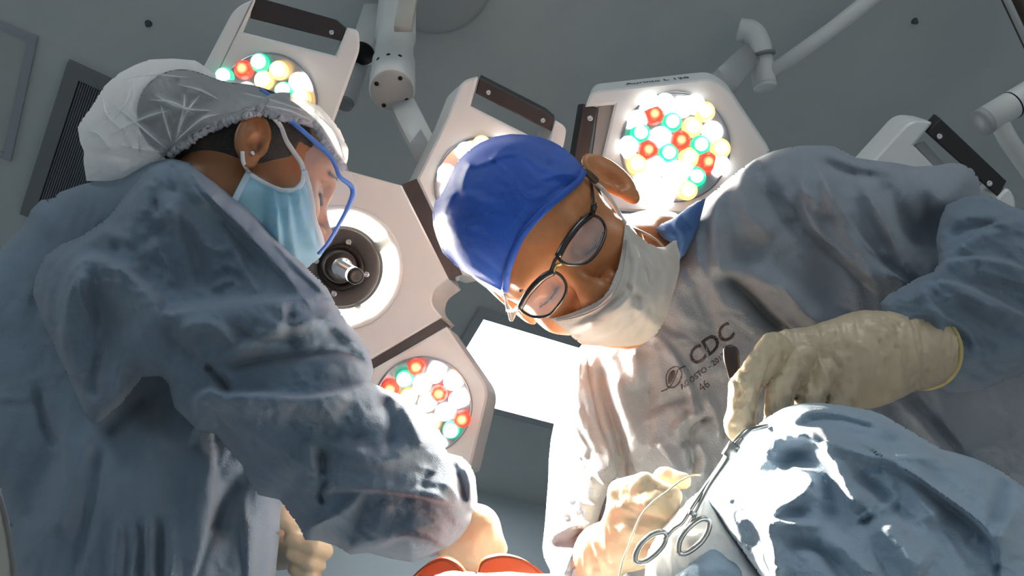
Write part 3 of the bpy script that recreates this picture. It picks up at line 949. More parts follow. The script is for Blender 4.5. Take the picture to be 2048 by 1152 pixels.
# arm at right edge
b0 = at(1960, 245, 1.5)
t = thing('lamp_arm', 'white branched lamp arm entering from the right edge', 'lamp arm', b0)
P = [at(1962, 246, 1.5), at(2040, 200, 1.5), at(2130, 146, 1.5)]
m_ = fix_normals(mesh_obj('main_tube', *tube_mesh(P, [.0265, .027, .027], 28), m_arm, t))
fix_normals(mesh_obj('end_cap', *lathe(P[0], P[0] - P[1], [(-.01, .0272), (0, .0268), (.002, .024), (.002, .001)], 28), m_arm2, m_))
fix_normals(mesh_obj('seam_ring', *lathe(at(2022, 211, 1.5), P[1] - P[0], [(0, .027), (.0005, .0276), (.0025, .0276), (.003, .027)], 28), m_black, m_))
fix_normals(mesh_obj('branch_tube', *tube_mesh([at(x, y, d) for x, y, d in smooth_open([(1996, 238, 1.5), (2016, 278, 1.51), (2048, 325, 1.54), (2090, 385, 1.58)], 5)], .0165, 20), m_arm, t))
# post in the top right corner
b0 = at(2040, -30, 1.7)
p0, p1 = at(1996, -60, 1.75), at(2090, 140, 1.75)
t = thing('lamp_arm', 'dark brown-grey post with a pale edge in the top right corner', 'lamp arm', b0)
fix_normals(mesh_obj('post', *box_mesh(at(2042, -60, 1.75), at(2136, 140, 1.75), .05, .03, VIEW), mat('post_brown', (.07, .05, .035), .5), t))
fix_normals(mesh_obj('edge_trim', *tube_mesh([at(1986, -60, 1.73), at(2080, 140, 1.73)], .007, 12), m_arm2, t))

# ------------------------------------------------------------------ people: shared builders
def rot_pose(F, L, U, T):
    R = np.stack([np.array(F), np.array(L), np.array(U)], 1)
    q, r = np.linalg.qr(R)
    q = q * np.sign(np.diag(r))
    return q, np.array(T)


def head_solid(R, T, neck_c, vox=.0021, nose=1.0, flare=.5, ear=1.0, crown=1.0, flare_r=None):
    """head in its own axes: x out of the face, y to the person's left, z up, metres; ear canals on the y axis"""
    nk = R.T @ (np.array(neck_c) - T)
    f = Field((-.16, -.10, -.19), (.14, .10, .15), vox)
    mm = 1e-3
    f.ell((8 * mm, 0, 50 * mm * crown), (98 * mm, 76 * mm, 85 * mm * crown), 0)
    f.ell((42 * mm, 0, -12 * mm), (56 * mm, 62 * mm, 75 * mm), .02)
    f.ell((50 * mm, 0, -62 * mm), (44 * mm, 46 * mm, 36 * mm), .02)
    f.cap((14 * mm, 50 * mm, -45 * mm), (70 * mm, 18 * mm, -90 * mm), .014, .012, .02)
    f.cap((14 * mm, -50 * mm, -45 * mm), (70 * mm, -18 * mm, -90 * mm), .014, .012, .02)
    f.ell((82 * mm, 0, -88 * mm), (15 * mm, 18 * mm, 15 * mm), .015)
    f.cap((90 * mm, -30 * mm, 30 * mm), (90 * mm, 30 * mm, 30 * mm), .0095, .0095, .015)
    for s in (-1, 1):
        f.ell((93 * mm, 33 * s * mm, 9 * mm), (14 * mm, 19 * mm, 12 * mm), .010, '-')
        f.ell((66 * mm, 40 * s * mm, -22 * mm), (24 * mm, 21 * mm, 20 * mm), .02)
    for s in (-1, 1):
        f.ell((77 * mm, 31 * s * mm, 9 * mm), (13.6 * mm, 15.5 * mm, 13.2 * mm), .004)        # closed lids over the eyes
        f.cap((86 * mm, 20 * s * mm, 1.5 * mm), (84 * mm, 44 * s * mm, 2.5 * mm), .0018, .0012, .001, '-')   # lid gap
    f.cap((95 * mm, 0, 17 * mm), (112 * mm, 0, -16 * mm), .0075, .0095, .010)
    f.ell(((112 + 2 * nose ** 3) * mm, 0, -24 * mm), (12 * nose * mm, 12.5 * nose * mm, 11.5 * nose * mm), .008)
    for s in (-1, 1):
        f.ell((102 * mm, 13.5 * nose * s * mm, -28 * mm), (11 * mm, 8.5 * mm, 8.5 * mm), .005)
    for s in (-1, 1):
        f.ell((109 * mm, 7.5 * nose * s * mm, -36 * mm), (5.5 * mm, 4.2 * mm, 6 * mm), .002, '-')
    f.cap((97 * mm, -18 * mm, -56 * mm), (97 * mm, 18 * mm, -56 * mm), .0065, .0065, .008)
    f.cap((97 * mm, -18 * mm, -68 * mm), (97 * mm, 18 * mm, -68 * mm), .007, .007, .008)
    # neck
    f.cap((-12 * mm, 0, -35 * mm), nk * .55, .054, .052, .02)
    f.cap(nk * .55, nk, .052, .052, .02)
    # ears
    for s in (-1, 1):
        fl = flare if s > 0 or flare_r is None else flare_r
        ex = np.array([1.0, -fl * s, 0]); ex /= np.linalg.norm(ex)
        tilt = np.array([-.18, 0, 1.]); tilt -= (tilt @ ex) * ex; tilt /= np.linalg.norm(tilt)
        en = np.cross(tilt, ex) * 1.0
        if en[1] * s < 0: en = -en
        c = np.array([-8 - 6 * fl, (76 + 14 * fl) * s, 7]) * mm; e = mm * ear
        M = np.stack([ex, en, tilt])
        f.ell(c, (20 * e, 6.5 * e, 33 * e), .004, '+', M)
        f.ell(c + en * 6.0 * e + ex * 1.5 * e + tilt * 4 * e, (14.5 * e, 5.6 * e, 25.5 * e), .003, '-', M)
        f.ell(c + en * 1.5 * e - ex * 3 * e + tilt * 0 * e, (7 * e, 3.6 * e, 19 * e), .005, '+', M)         # antihelix
        f.ell(c + en * 6 * e + ex * 5 * e - tilt * 6 * e, (9.5 * e, 8 * e, 12 * e), .003, '-', M)           # concha
        f.ell(c + ex * 14 * e - tilt * 5 * e + en * 1 * e, (3.5 * e, 3.2 * e, 5 * e), .005, '+', M)         # tragus
        f.ell(c + ex * 6 * e - tilt * 28 * e, (9 * e, 4.8 * e, 10 * e), .005, '+', M)                       # lobe
    V, F = f.mesh(2)
    return V @ R.T + T, F


def chain_body(caps, vox=.008):
    P = np.array([p for c in caps for p in (c[0], c[1])])
    f = Field(P.min(0) - .25, P.max(0) + .25, vox)
    for c in caps:
        f.cap(*c[:4], c[4] if len(c) > 4 else .035)
    return f.mesh(2)


def join_quads(*vf):
    V, F, o = [], [], 0
    for v, q in vf:
        V.append(v); F.append(np.asarray(q) + o); o += len(v)
    return np.concatenate(V), np.concatenate(F)


def solid(name, caps, material, parent, vox=.0025, k=.006, strokes=(), noise=(), ells=(), smooth=2, cuts=()):
    """blended solid from tapered capsules, all in camera axes"""
    P = np.array([p for c in caps for p in (c[0], c[1])]); r = max(max(c[2], c[3]) for c in caps) + .012
    f = Field(P.min(0) - r, P.max(0) + r, vox)
    for c in caps:
        f.cap(*c[:4], c[4] if len(c) > 4 else k)
    for c in ells:
        f.ell(*c)
    for c, n, r_ in cuts:
        c = np.array(c); n = np.array(n) / np.linalg.norm(n)
        f.put(c - r_, c + r_, lambda x, y, z: -((x - c[0]) * n[0] + (y - c[1]) * n[1] + (z - c[2]) * n[2]), .002, '-')
    V, F = f.mesh(smooth)
    if strokes or noise:
        V = sculpt(V, F, strokes, noise)
    return mesh_obj(name, c2w(V), F, material, parent), V, F


def pxr(r, d):
    return r / FOC * d


def hand_caps(chains, dz=0.0):
    """chains of (px, py, depth, radius px)"""
    out = []
    for ch in chains:
        k = ch[0] if not isinstance(ch[0], tuple) else .006
        pts = [(c[0], c[1], c[2] + dz, c[3]) for c in ch if isinstance(c, tuple)]
        for a, b in zip(pts[:-1], pts[1:]):
            out.append((cpt(*a[:3]), cpt(*b[:3]), pxr(a[3], a[2]), pxr(b[3], b[2]), k))
    return out


def shrink(caps, f=.86):
    return [(a, b, ra * f, rb * f, .003) for a, b, ra, rb, *_ in caps]


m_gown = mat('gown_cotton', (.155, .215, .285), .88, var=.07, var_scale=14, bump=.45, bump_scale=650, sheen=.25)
m_skin_w = mat('skin_dark', (.235, .098, .036), .42, var=.10, var_scale=45, bump=.10, bump_scale=500, sss=.06)
m_skin_m = mat('skin_brown', (.60, .235, .085), .40, var=.10, var_scale=60, bump=.12, bump_scale=600, sss=.10)
m_hair = mat('black_hair', (.010, .008, .007), .65, var=.4, var_scale=160, bump=.8, bump_scale=420)
m_glove = mat('latex', (.60, .49, .34), .38, var=.06, var_scale=30, bump=.12, bump_scale=260, sss=.05)
m_scrub = mat('scrub_blue', (.05, .13, .33), .85, var=.1, var_scale=30, bump=.15, bump_scale=800)
m_shoe = mat('white_shoe', (.6, .6, .6), .5)
m_eye = mat('eye_white', (.55, .50, .46), .2)
m_white_cord = mat('mask_cord', (.74, .74, .74), .8, bump=.1, bump_scale=900)


def lower_body(person, hips, foot_dir, material):
    """trousers and shoes down to the floor (below the picture)"""
    f0 = np.array(hips, float)
    side = np.cross(foot_dir, [0, 0, 1.]); side /= np.linalg.norm(side)
    caps = []
    for s in (-1, 1):
        h = f0 + side * s * .09; k = h * [1, 1, 0] + [0, 0, .48] + side * s * .02 + foot_dir * .02; a = h * [1, 1, 0] + [0, 0, .10] + side * s * .02
        caps += [(h, k, .095, .07), (k, a, .07, .06)]
    caps.append((f0 - side * .06, f0 + side * .06, .13, .13))
    P = np.array([p for c in caps for p in c[:2]]); f = Field(P.min(0) - .16, P.max(0) + .16, .012)
    for c in caps: f.cap(*c, .03)
    V, F = f.mesh(2)
    mesh_obj('trousers', V, F, material, person)
    for s in (-1, 1):
        a = f0 * [1, 1, 0] + side * s * .11
        g = Field(a + [-.22, -.22, -.01], a + [.22, .22, .16], .008)
        g.cap(a + [0, 0, .045] - foot_dir * .05, a + [0, 0, .040] + foot_dir * .14, .042, .036, .01)
        g.cap(a + [0, 0, .06], a + [0, 0, .12], .045, .045, .02)
        g.put(a - .25, np.array([a[0] + .25, a[1] + .25, .006]), lambda x, y, z: z - .004 + 0 * x + 0 * y, .002, '-')
        V, F = g.mesh(2)
        V[:, 2] = np.maximum(V[:, 2], 0.0)
        mesh_obj('shoe', V, F, m_shoe, person)


# ------------------------------------------------------------------ the person on the left
RWm, TW = rot_pose((.829, -.41, -.381), (-.528, -.346, -.776), (.186, .844, -.503), (-.322, .129, -.934))
w_neck = cpt(318, 455, .955)
HV, HF = head_solid(RWm, TW, w_neck, flare=.22, crown=.88)
w_pelvis = w2c([-.47, .86, 1.03])
w_chest = cpt(230, 860, .975)
w_sh_r, w_sh_l = cpt(225, 640, .975), cpt(210, 500, 1.12)
w_hand = hand_caps([[.012, (850, 1040, .745, 46), (950, 1062, .735, 47)], [.012, (950, 1062, .735, 47), (962, 1092, .735, 36)],
                    [.012, (905, 1085, .735, 34), (962, 1092, .735, 36)],
                    [(978, 1090, .735, 19), (982, 1140, .73, 17), (975, 1180, .725, 15)], [(952, 1100, .73, 19), (955, 1150, .722, 17), (950, 1195, .715, 15)],
                    [(925, 1100, .73, 18), (928, 1150, .722, 17), (925, 1190, .715, 15)], [(900, 1096, .735, 17), (902, 1140, .73, 15), (900, 1172, .725, 14)],
                    [(975, 1060, .74, 20), (996, 1098, .73, 16), (994, 1135, .72, 14)]])
w_left = hand_caps(dz=.10, chains=[[.010, (560, 1105, .98, 34), (612, 1100, .86, 32)], [.004, (584, 1077, .815, 17), (630, 1094, .81, 19), (650, 1103, .82, 17)],
                    [.004, (586, 1106, .815, 16), (622, 1124, .81, 17), (636, 1131, .82, 16)], [.004, (590, 1136, .818, 15), (618, 1152, .812, 16), (630, 1160, .82, 15)],
                    [.004, (594, 1163, .82, 14), (616, 1178, .816, 14)], [.005, (552, 1022, .84, 18), (570, 1036, .82, 20), (586, 1052, .815, 15)]])
elb_r = cpt(670, 800, .80)
BV, BF = chain_body([(w_neck, w_chest, .05, .08), (w_chest, w_pelvis, .085, .10),
                     (w_neck, w_sh_r, .05, .045, .02), (w_neck, w_sh_l, .05, .05, .02), (w_sh_r, elb_r, .040, .034, .02), (elb_r, cpt(850, 1020, .76), .036, .026, .02),
                     (w_sh_l, cpt(430, 1000, 1.05), .042, .036), (cpt(430, 1000, 1.05), cpt(565, 1103, 1.07), .034, .022, .01)] + shrink(w_hand, .76) + shrink(w_left, .70), .007)
V, F = join_quads((HV, HF), (BV, BF))
hipsW = c2w(w_pelvis)
woman = mesh_obj('person', c2w(V), F, m_skin_w, None, True, hipsW * [1, 1, 0])
tag(woman, 'person in profile with white bouffant cap, light blue mask and clear face shield', 'person')
lower_body(woman, hipsW, WX * .9, m_scrub)
w_bvh = bvh_of(HV, HF)


def headpt(R, T, x, y, z):
    return R @ (np.array([x, y, z]) * 1e-3) + T


def head_part(name, R, T, build, material, parent, lo, hi, vox=.0025):
    f = Field(lo, hi, vox); build(f); V, F = f.mesh(2)
    C = V @ R.T + T
    return mesh_obj(name, c2w(C), F, material, parent), C, F


def _hairW(f):
    f.ell((.003, 0, .042), (.0985, .0785, .0760), 0)
    f.ell((-.085, 0, .045), (.050, .055, .052), .02)
    # hairline: cut away the face and the neck below the ears
    f.put((.03, -.1, -.06), (.2, .1, .045), lambda x, y, z: np.maximum(z - .035 - .25 * (.09 - x) * 0, .040 - x) + 0 * y, .006, '-')
    f.put((-.2, -.1, -.1), (.2, .1, -.015), lambda x, y, z: z + .028 + .3 * (x + .0) * 0 + 0 * x + 0 * y, .004, '-')
hairW, hC, hF = head_part('hair', RWm, TW, _hairW, m_hair, woman, (-.16, -.1, -.08), (.13, .1, .16))
for s in (-1, 1):
    def _brow(f, s=s):
        f.cap((.0985, .016 * s, .031), (.097, .034 * s, .037), .0034, .0034, .002); f.cap((.097, .034 * s, .037), (.086, .050 * s, .032), .0034, .002, .002)
    head_part('eyebrow', RWm, TW, _brow, m_hair, woman, (.06, min(.0, .06 * s), .02), (.11, max(.0, .06 * s), .05), .0015)

    def _lash(f, s=s):
        f.cap((.091, .020 * s, .001), (.0925, .032 * s, -.001), .0018, .0030, .001); f.cap((.0925, .032 * s, -.001), (.086, .046 * s, .001), .0030, .0022, .001)
    head_part('eyelash', RWm, TW, _lash, m_hair, woman, (.06, min(.0, .06 * s), -.015), (.11, max(.0, .06 * s), .015), .0012)

# --- gown: body part and right sleeve
g_strokes = [
    ('r', [(202, 900), (195, 964), (176, 1050), (152, 1160)], 9, -9), ('s', [(150, 1170), (174, 1050), (192, 964), (198, 910)], 34, 7),
    ('s', [(424, 890), (420, 980), (404, 1080), (380, 1165)], 40, 14), ('r', [(75, 776), (94, 851), (124, 904)], 10, -8),
    ('r', [(484, 950), (452, 1010), (430, 1070)], 20, -16), ('r', [(478, 1060), (484, 1160)], 8, -5), ('r', [(500, 1030), (496, 1170)], 15, 7),
    ('r', [(240, 1040), (232, 1170)], 12, 8), ('r', [(268, 1050), (262, 1170)], 12, 7), ('r', [(300, 1030), (300, 1170)], 14, 9), ('r', [(345, 1040), (340, 1170)], 14, 8),
    ('r', [(285, 1040), (282, 1170)], 6, -5), ('r', [(322, 1040), (320, 1170)], 6, -5),
    ('r', [(170, 860), (140, 960), (110, 1080)], 30, 10), ('r', [(215, 870), (260, 820), (300, 790)], 14, -10), ('b', [(310, 790)], 60, -16), ('r', [(130, 900), (70, 1000), (50, 1060)], 30, -7)]
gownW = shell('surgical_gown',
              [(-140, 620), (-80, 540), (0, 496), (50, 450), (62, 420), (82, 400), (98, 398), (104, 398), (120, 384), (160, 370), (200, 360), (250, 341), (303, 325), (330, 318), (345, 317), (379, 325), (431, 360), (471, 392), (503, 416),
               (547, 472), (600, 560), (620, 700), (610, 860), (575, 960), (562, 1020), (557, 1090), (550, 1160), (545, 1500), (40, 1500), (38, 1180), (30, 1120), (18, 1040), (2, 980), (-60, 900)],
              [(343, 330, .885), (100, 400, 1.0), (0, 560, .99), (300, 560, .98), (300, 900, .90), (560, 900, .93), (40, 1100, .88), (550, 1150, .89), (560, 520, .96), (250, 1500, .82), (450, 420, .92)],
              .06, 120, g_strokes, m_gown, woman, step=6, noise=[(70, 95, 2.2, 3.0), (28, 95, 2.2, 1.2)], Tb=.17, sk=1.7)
sl_strokes = [
    ('r', [(306, 340), (280, 370), (248, 396), (216, 440), (152, 480), (124, 488), (88, 516), (72, 556), (66, 590)], 6, -6),
    ('s', [(88, 700), (92, 620), (110, 540), (160, 495), (222, 448), (258, 400), (300, 362)], 26, 5),
    ('s', [(120, 640), (138, 560), (160, 528), (190, 520), (232, 535), (280, 572), (311, 604), (327, 627), (399, 620), (479, 612), (559, 604), (630, 600)], 62, 26),
    ('s', [(130, 780), (125, 680), (140, 590), (165, 540)], 40, 10),
    ('b', [(440, 560)], (130, 60), -16), ('b', [(400, 480)], (90, 60), -7),
    ('s', [(600, 590), (575, 556), (531, 508), (479, 452), (430, 405), (390, 360)], 30, 12),
    ('s', [(655, 590), (620, 560), (580, 520), (545, 480)], 18, 6),
    ('r', [(343, 324), (350, 360), (347, 392)], 13, -8), ('r', [(300, 360), (292, 390), (287, 430)], 12, 6), ('r', [(372, 345), (400, 390), (420, 410)], 16, 6),
    ('r', [(330, 410), (345, 440), (350, 470)], 12, 5), ('r', [(310, 400), (320, 425)], 8, -4), ('b', [(335, 415)], 22, 6),
    ('r', [(420, 545), (455, 530), (480, 545)], 10, 4), ('r', [(420, 580), (460, 560), (490, 580)], 9, 4), ('r', [(470, 510), (500, 560), (520, 590)], 10, 4),
    ('r', [(250, 560), (255, 480), (262, 430)], 16, 5), ('r', [(185, 430), (240, 480), (300, 500)], 18, 5), ('r', [(130, 420), (180, 410), (230, 380)], 12, 5), ('r', [(215, 500), (280, 490), (330, 450)], 14, -5),
    ('r', [(395, 470), (430, 500), (470, 490)], 10, 4), ('r', [(440, 430), (470, 470), (520, 530)], 10, -5), ('r', [(360, 440), (390, 500), (400, 560)], 12, -5), ('r', [(300, 470), (330, 520), (350, 580)], 12, 5), ('s', [(180, 640), (160, 580), (170, 540)], 18, 5), ('r', [(520, 640), (580, 650), (640, 640)], 12, 5), ('r', [(460, 650), (520, 680), (580, 690)], 10, -4), ('r', [(650, 650), (690, 690), (730, 720)], 9, -5),
    # elbow roll and the roll below it
    ('s', [(400, 860), (396, 800), (420, 782), (450, 791), (525, 793), (600, 799), (680, 790), (745, 765)], 48, 20),
    ('r', [(410, 728), (448, 768), (456, 790)], 8, -10), ('r', [(424, 735), (519, 720), (600, 708), (690, 706), (742, 735)], 10, -8),
    ('r', [(431, 738), (500, 690), (560, 660), (610, 640), (660, 660)], 20, 9), ('r', [(590, 620), (575, 660), (590, 700)], 14, -8), ('r', [(560, 610), (570, 640)], 10, 7),
    ('r', [(640, 620), (680, 660), (715, 690)], 14, 6), ('r', [(360, 660), (420, 650), (470, 690)], 14, 7), ('r', [(330, 640), (360, 690), (400, 720)], 16, -8), ('b', [(215, 660)], (30, 50), -9), ('r', [(205, 700), (190, 760), (200, 800)], 12, -7), ('r', [(250, 700), (235, 760), (250, 800)], 16, 7),
    ('r', [(760, 790), (790, 850), (780, 900)], 18, -9), ('r', [(700, 800), (690, 850), (730, 880)], 18, -6), ('r', [(800, 800), (830, 860), (850, 900)], 14, 7),
    ('s', [(925, 1014), (872, 997), (813, 985), (725, 977), (646, 978)], 40, 8),
    ('r', [(617, 880), (622, 920), (630, 952)], 14, 9), ('r', [(643, 900), (645, 950)], 10, -8), ('r', [(655, 960), (640, 985), (648, 1010)], 6, -8), ('r', [(668, 965), (655, 985)], 6, 6),
    ('r', [(617, 1056), (681, 1026), (728, 985)], 10, 7), ('r', [(700, 1090), (716, 1040), (735, 990)], 9, -5),
    ('s', [(905, 1098), (857, 1080), (807, 1071), (754, 1090), (699, 1107)], 30, 12),
    ('r', [(860, 940), (845, 980)], 12, -6), ('r', [(905, 920), (920, 960), (930, 1005)], 9, -6), ('r', [(925, 930), (938, 960), (940, 1010)], 7, 6),
    ('r', [(770, 1000), (760, 1040), (740, 1070)], 16, 6), ('r', [(690, 900), (760, 920), (820, 900)], 22, 7), ('r', [(560, 830), (640, 850), (690, 880)], 20, -6), ('r', [(480, 850), (560, 900), (600, 960)], 18, 5)]
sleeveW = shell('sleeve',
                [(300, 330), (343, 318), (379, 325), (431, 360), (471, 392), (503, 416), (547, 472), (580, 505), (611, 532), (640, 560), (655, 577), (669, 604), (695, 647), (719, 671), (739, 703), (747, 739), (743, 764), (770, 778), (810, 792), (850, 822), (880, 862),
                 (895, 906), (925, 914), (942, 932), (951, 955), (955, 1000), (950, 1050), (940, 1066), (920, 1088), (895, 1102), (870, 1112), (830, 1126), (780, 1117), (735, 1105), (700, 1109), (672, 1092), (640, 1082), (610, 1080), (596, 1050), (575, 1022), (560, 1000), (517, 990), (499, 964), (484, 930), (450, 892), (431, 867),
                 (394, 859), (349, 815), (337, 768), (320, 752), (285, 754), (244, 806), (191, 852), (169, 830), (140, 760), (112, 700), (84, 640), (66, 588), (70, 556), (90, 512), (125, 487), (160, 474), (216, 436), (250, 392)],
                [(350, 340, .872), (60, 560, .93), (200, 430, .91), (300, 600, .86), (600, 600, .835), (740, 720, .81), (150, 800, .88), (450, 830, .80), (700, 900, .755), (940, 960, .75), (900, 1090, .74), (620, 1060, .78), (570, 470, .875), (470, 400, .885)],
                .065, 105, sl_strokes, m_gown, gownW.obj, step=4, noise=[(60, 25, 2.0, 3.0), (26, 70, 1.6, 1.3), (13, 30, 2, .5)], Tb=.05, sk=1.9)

solid('glove', w_hand, m_glove, woman, .0028, strokes=[('r', [(975, 1040), (985, 1080)], 8, 1.5)], noise=[(14, 90, 2, 1.0)])
solid('glove', w_left, m_glove, woman, .0026, strokes=[('r', [(580, 1050), (600, 1062), (615, 1066)], 4, -2)], noise=[(12, 30, 2, .8)])

# --- bouffant cap
m_bouf = mat('bouffant_film', (.93, .95, .96), .5, bump=.2, bump_scale=420, trans=.45, alpha=.60)
capW_strokes = [('r', p, w, a) for p, w, a in [
    ([(336, 300), (300, 270), (260, 235), (225, 205)], 5, 4), ([(345, 290), (330, 240), (322, 210)], 5, 4), ([(350, 285), (370, 230), (400, 190)], 5, 4), ([(345, 288), (400, 240), (438, 228)], 6, 4),
    ([(330, 305), (290, 300), (240, 290)], 5, 4), ([(300, 200), (345, 205), (390, 230)], 5, 3), ([(230, 240), (255, 200), (262, 170)], 6, 4), ([(195, 250), (230, 215)], 5, 3), ([(310, 190), (360, 215), (425, 222)], 5, 4), ([(220, 270), (290, 235), (340, 220)], 5, 3),
    ([(175, 260), (200, 270), (220, 300)], 7, 4), ([(170, 305), (220, 310), (300, 318)], 8, -5), ([(240, 160), (300, 150), (380, 155)], 10, 3), ([(360, 170), (400, 180), (440, 200)], 8, 4), ([(400, 160), (450, 190), (480, 215)], 7, -4), ([(250, 265), (262, 300)], 4, 3), ([(275, 262), (280, 305)], 4, 3), ([(370, 190), (366, 225), (352, 270)], 4, 3), ([(205, 190), (215, 230), (250, 265)], 5, 3),
    ([(480, 185), (540, 200), (620, 225)], 6, 3), ([(520, 210), (580, 222), (640, 250)], 5, 3), ([(600, 205), (650, 250), (685, 310)], 7, -3), ([(630, 225), (668, 262), (690, 320)], 5, 3)]]
capW = shell('bouffant_cap',
             [(155, 254), (160, 284), (168, 303), (167, 325), (173, 362), (250, 362), (310, 325), (336, 310), (366, 291), (403, 266), (440, 250), (489, 231), (530, 222), (560, 234), (597, 239), (631, 251), (649, 284), (670, 315), (683, 333), (690, 337), (696, 318), (697, 299), (679, 258), (657, 231), (636, 210),
              (612, 198), (582, 193), (537, 186), (500, 165), (470, 160), (448, 159), (422, 142), (392, 121), (345, 117), (299, 119), (270, 130), (239, 146), (222, 160), (209, 172), (194, 195), (183, 214), (166, 236)],
             [(160, 260, 1.0), (300, 120, 1.02), (450, 160, .985), (600, 198, .985), (695, 310, .98), (683, 335, .925), (600, 240, .895), (520, 228, .872), (440, 252, .88), (366, 292, .90), (336, 310, .91), (200, 360, .95), (250, 230, .96)],
             .062, 95, capW_strokes, m_bouf, woman, step=3, sk=1.5, noise=[(40, 45, 2, 2.5), (18, 120, 3, 1.2)], over=bvh_of(np.concatenate([HV, hC]), np.concatenate([HF, hF + len(HV)])), gap=.003, Tb=.10, over_blur=10, blur=8)
m_crease = mat('bouffant_crease', (.95, .96, .97), .5, trans=.4, alpha=.75)
cv = []
for k_, p_, w_, a_ in capW_strokes:
    if a_ > 0:
        q_ = smooth_open(p_, 6); n_ = len(q_)
        C_ = np.array([cpt(x, y, capW.depth(x, y) - .0006) for x, y in q_])
        tw = np.sin(np.linspace(0, math.pi, n_)) * .0011 + .0002
        cv.append(tube_mesh(c2w(C_), tw, 6))
fix_normals(mesh_obj('crease', *merge(*cv), m_crease, capW.obj))
# gathered elastic edge
m_frill = mat('bouffant_edge', (.66, .67, .72), .7, bump=.3, bump_scale=700, trans=.3)
ed = smooth_open([(340, 306), (366, 290), (403, 265), (440, 249), (489, 231), (530, 224), (560, 234), (597, 239), (631, 251), (649, 284), (670, 316), (686, 334)], 16)
L_ = np.concatenate([[0], np.cumsum(np.linalg.norm(np.diff(ed, axis=0), axis=1))])
EP = []
for p, s in zip(ed, L_):
    EP.append(cpt(p[0] + 2.2 * math.sin(s * 1.1), p[1] + 3.2 * math.sin(s * .75), min(capW.depth(*p), ray_depth(w_bvh, p[0], p[1] + 6, 9)) - .003))
fix_normals(mesh_obj('elastic_edge', *tube_mesh(c2w(np.array(EP)), np.array([.0042 + .0014 * math.sin(s * .75 + 1) for s in L_]), 8), m_frill, capW.obj))

# --- mask
m_maskb = mat('mask_blue', (.36, .64, .80), .8, var=.05, var_scale=60, bump=.2, bump_scale=900, trans=.18)
maskW = shell('face_mask',
              [(501, 341), (520, 356), (540, 368), (565, 376), (588, 375), (601, 362), (605, 338), (611, 337), (618, 370), (625, 395), (628, 425), (635, 455), (646, 478), (650, 500), (640, 515), (615, 536), (585, 545), (540, 540), (500, 480), (470, 430), (462, 412), (474, 390), (490, 362)],
              [(501, 342, .892), (560, 380, .872), (605, 340, .868), (645, 480, .92), (640, 515, .93), (580, 540, .91), (470, 420, .905), (550, 450, .858)], .012, 40,
              [('s', [(552, 392), (556, 450), (562, 545)], 18, 5), ('s', [(575, 392), (582, 450), (600, 545)], 18, 5), ('s', [(597, 385), (610, 440), (640, 515)], 18, 5),
               ('r', [(500, 352), (545, 376), (590, 384), (606, 360)], 4, 1.5), ('r', [(535, 400), (530, 460), (540, 530)], 12, -3)],
              m_maskb, woman, step=3, sk=2.0, over=w_bvh, gap=.003, Tb=.002, fade=6, over_blur=14)
m_maskw = mat('mask_white_edge', (.74, .80, .84), .8, bump=.2, bump_scale=900)
dW = lambda x, y: maskW.depth(x, y)
ribbon('edge_band', [(499, 348), (520, 361), (543, 373), (566, 381), (590, 380), (604, 366), (608, 345)], 9, m_maskw, maskW.obj, dW, .0012)
ribbon('edge_band', [(609, 342), (618, 375), (624, 405), (629, 440), (640, 470), (646, 495)], 11, m_maskw, maskW.obj, dW, .0012)
ribbon('side_band', [(497, 347), (484, 372), (470, 400), (466, 412)], 13, mat('mask_side', (.55, .70, .82), .8), maskW.obj, dW, .0012)
dH = lambda x, y: min(ray_depth(w_bvh, x, y, 9), capW.depth(x, y) if y < 245 else 9, .93)
ribbon('ear_loop', [(546, 234), (560, 250), (572, 280), (588, 305), (602, 326), (608, 344)], 10, m_white_cord, maskW.obj, lambda x, y: min(dH(x, y), .905), .003)
ribbon('ear_loop', [(485, 303), (486, 322), (492, 336), (499, 346)], 8, m_white_cord, maskW.obj, lambda x, y: min(dH(x, y), .91), .003)
# --- clear shield with blue band
dS = lambda x, y: float(np.interp(x + .35 * y, [580, 640, 760, 840, 900], [.872, .868, .880, .895, .90]))
m_film = mat('clear_film', (.9, .93, 1), .06, spec=.9, alpha=.11)
shield = shell('face_shield', [(604, 338), (612, 305), (628, 288), (650, 296), (668, 318), (690, 330), (702, 345), (709, 368), (708, 395), (700, 420), (686, 450), (664, 485), (645, 508), (634, 510), (632, 480), (626, 430), (616, 380)],
               [(610, 340, .862), (640, 300, .872), (706, 370, .89), (660, 480, .885), (636, 505, .885), (640, 400, .852)], .006, 40, [('r', [(612, 420), (650, 405), (690, 385)], 5, 3), ('r', [(618, 455), (650, 430)], 4, 2), ('r', [(625, 310), (622, 340), (630, 360)], 4, 2)], m_film, woman, step=3, Tb=.0015, over=w_bvh, gap=.006, over_blur=20)
m_band = mat('shield_band_blue', (.11, .25, .70), .35, spec=.6)
dB = lambda x, y: min(shield.depth(x, y), ray_depth(w_bvh, x, y, 9) - .004, capW.depth(x, y) - .003 if y < 240 else 9)
ribbon('rim_band', [(583, 243, 10), (610, 266, 10), (638, 291, 10), (660, 312, 9), (672, 335, 8), (680, 354, 9), (700, 370, 10), (706, 386, 11), (697, 412, 9), (680, 445, 8), (656, 486, 8), (636, 508, 6)], 9, m_band, shield.obj, dB, .003, .002)
ribbon('rim_band', [(521, 178, 8), (531, 185, 9), (544, 195, 7)], 9, m_band, shield.obj, lambda x, y: capW.depth(x, y), .002, .0015)
ribbon('head_strap', [(514, 221), (528, 206), (545, 196), (562, 192), (580, 193)], 15, mat('strap_grey', (.42, .45, .48), .7, trans=.2), shield.obj, lambda x, y: capW.depth(x, y), .003)
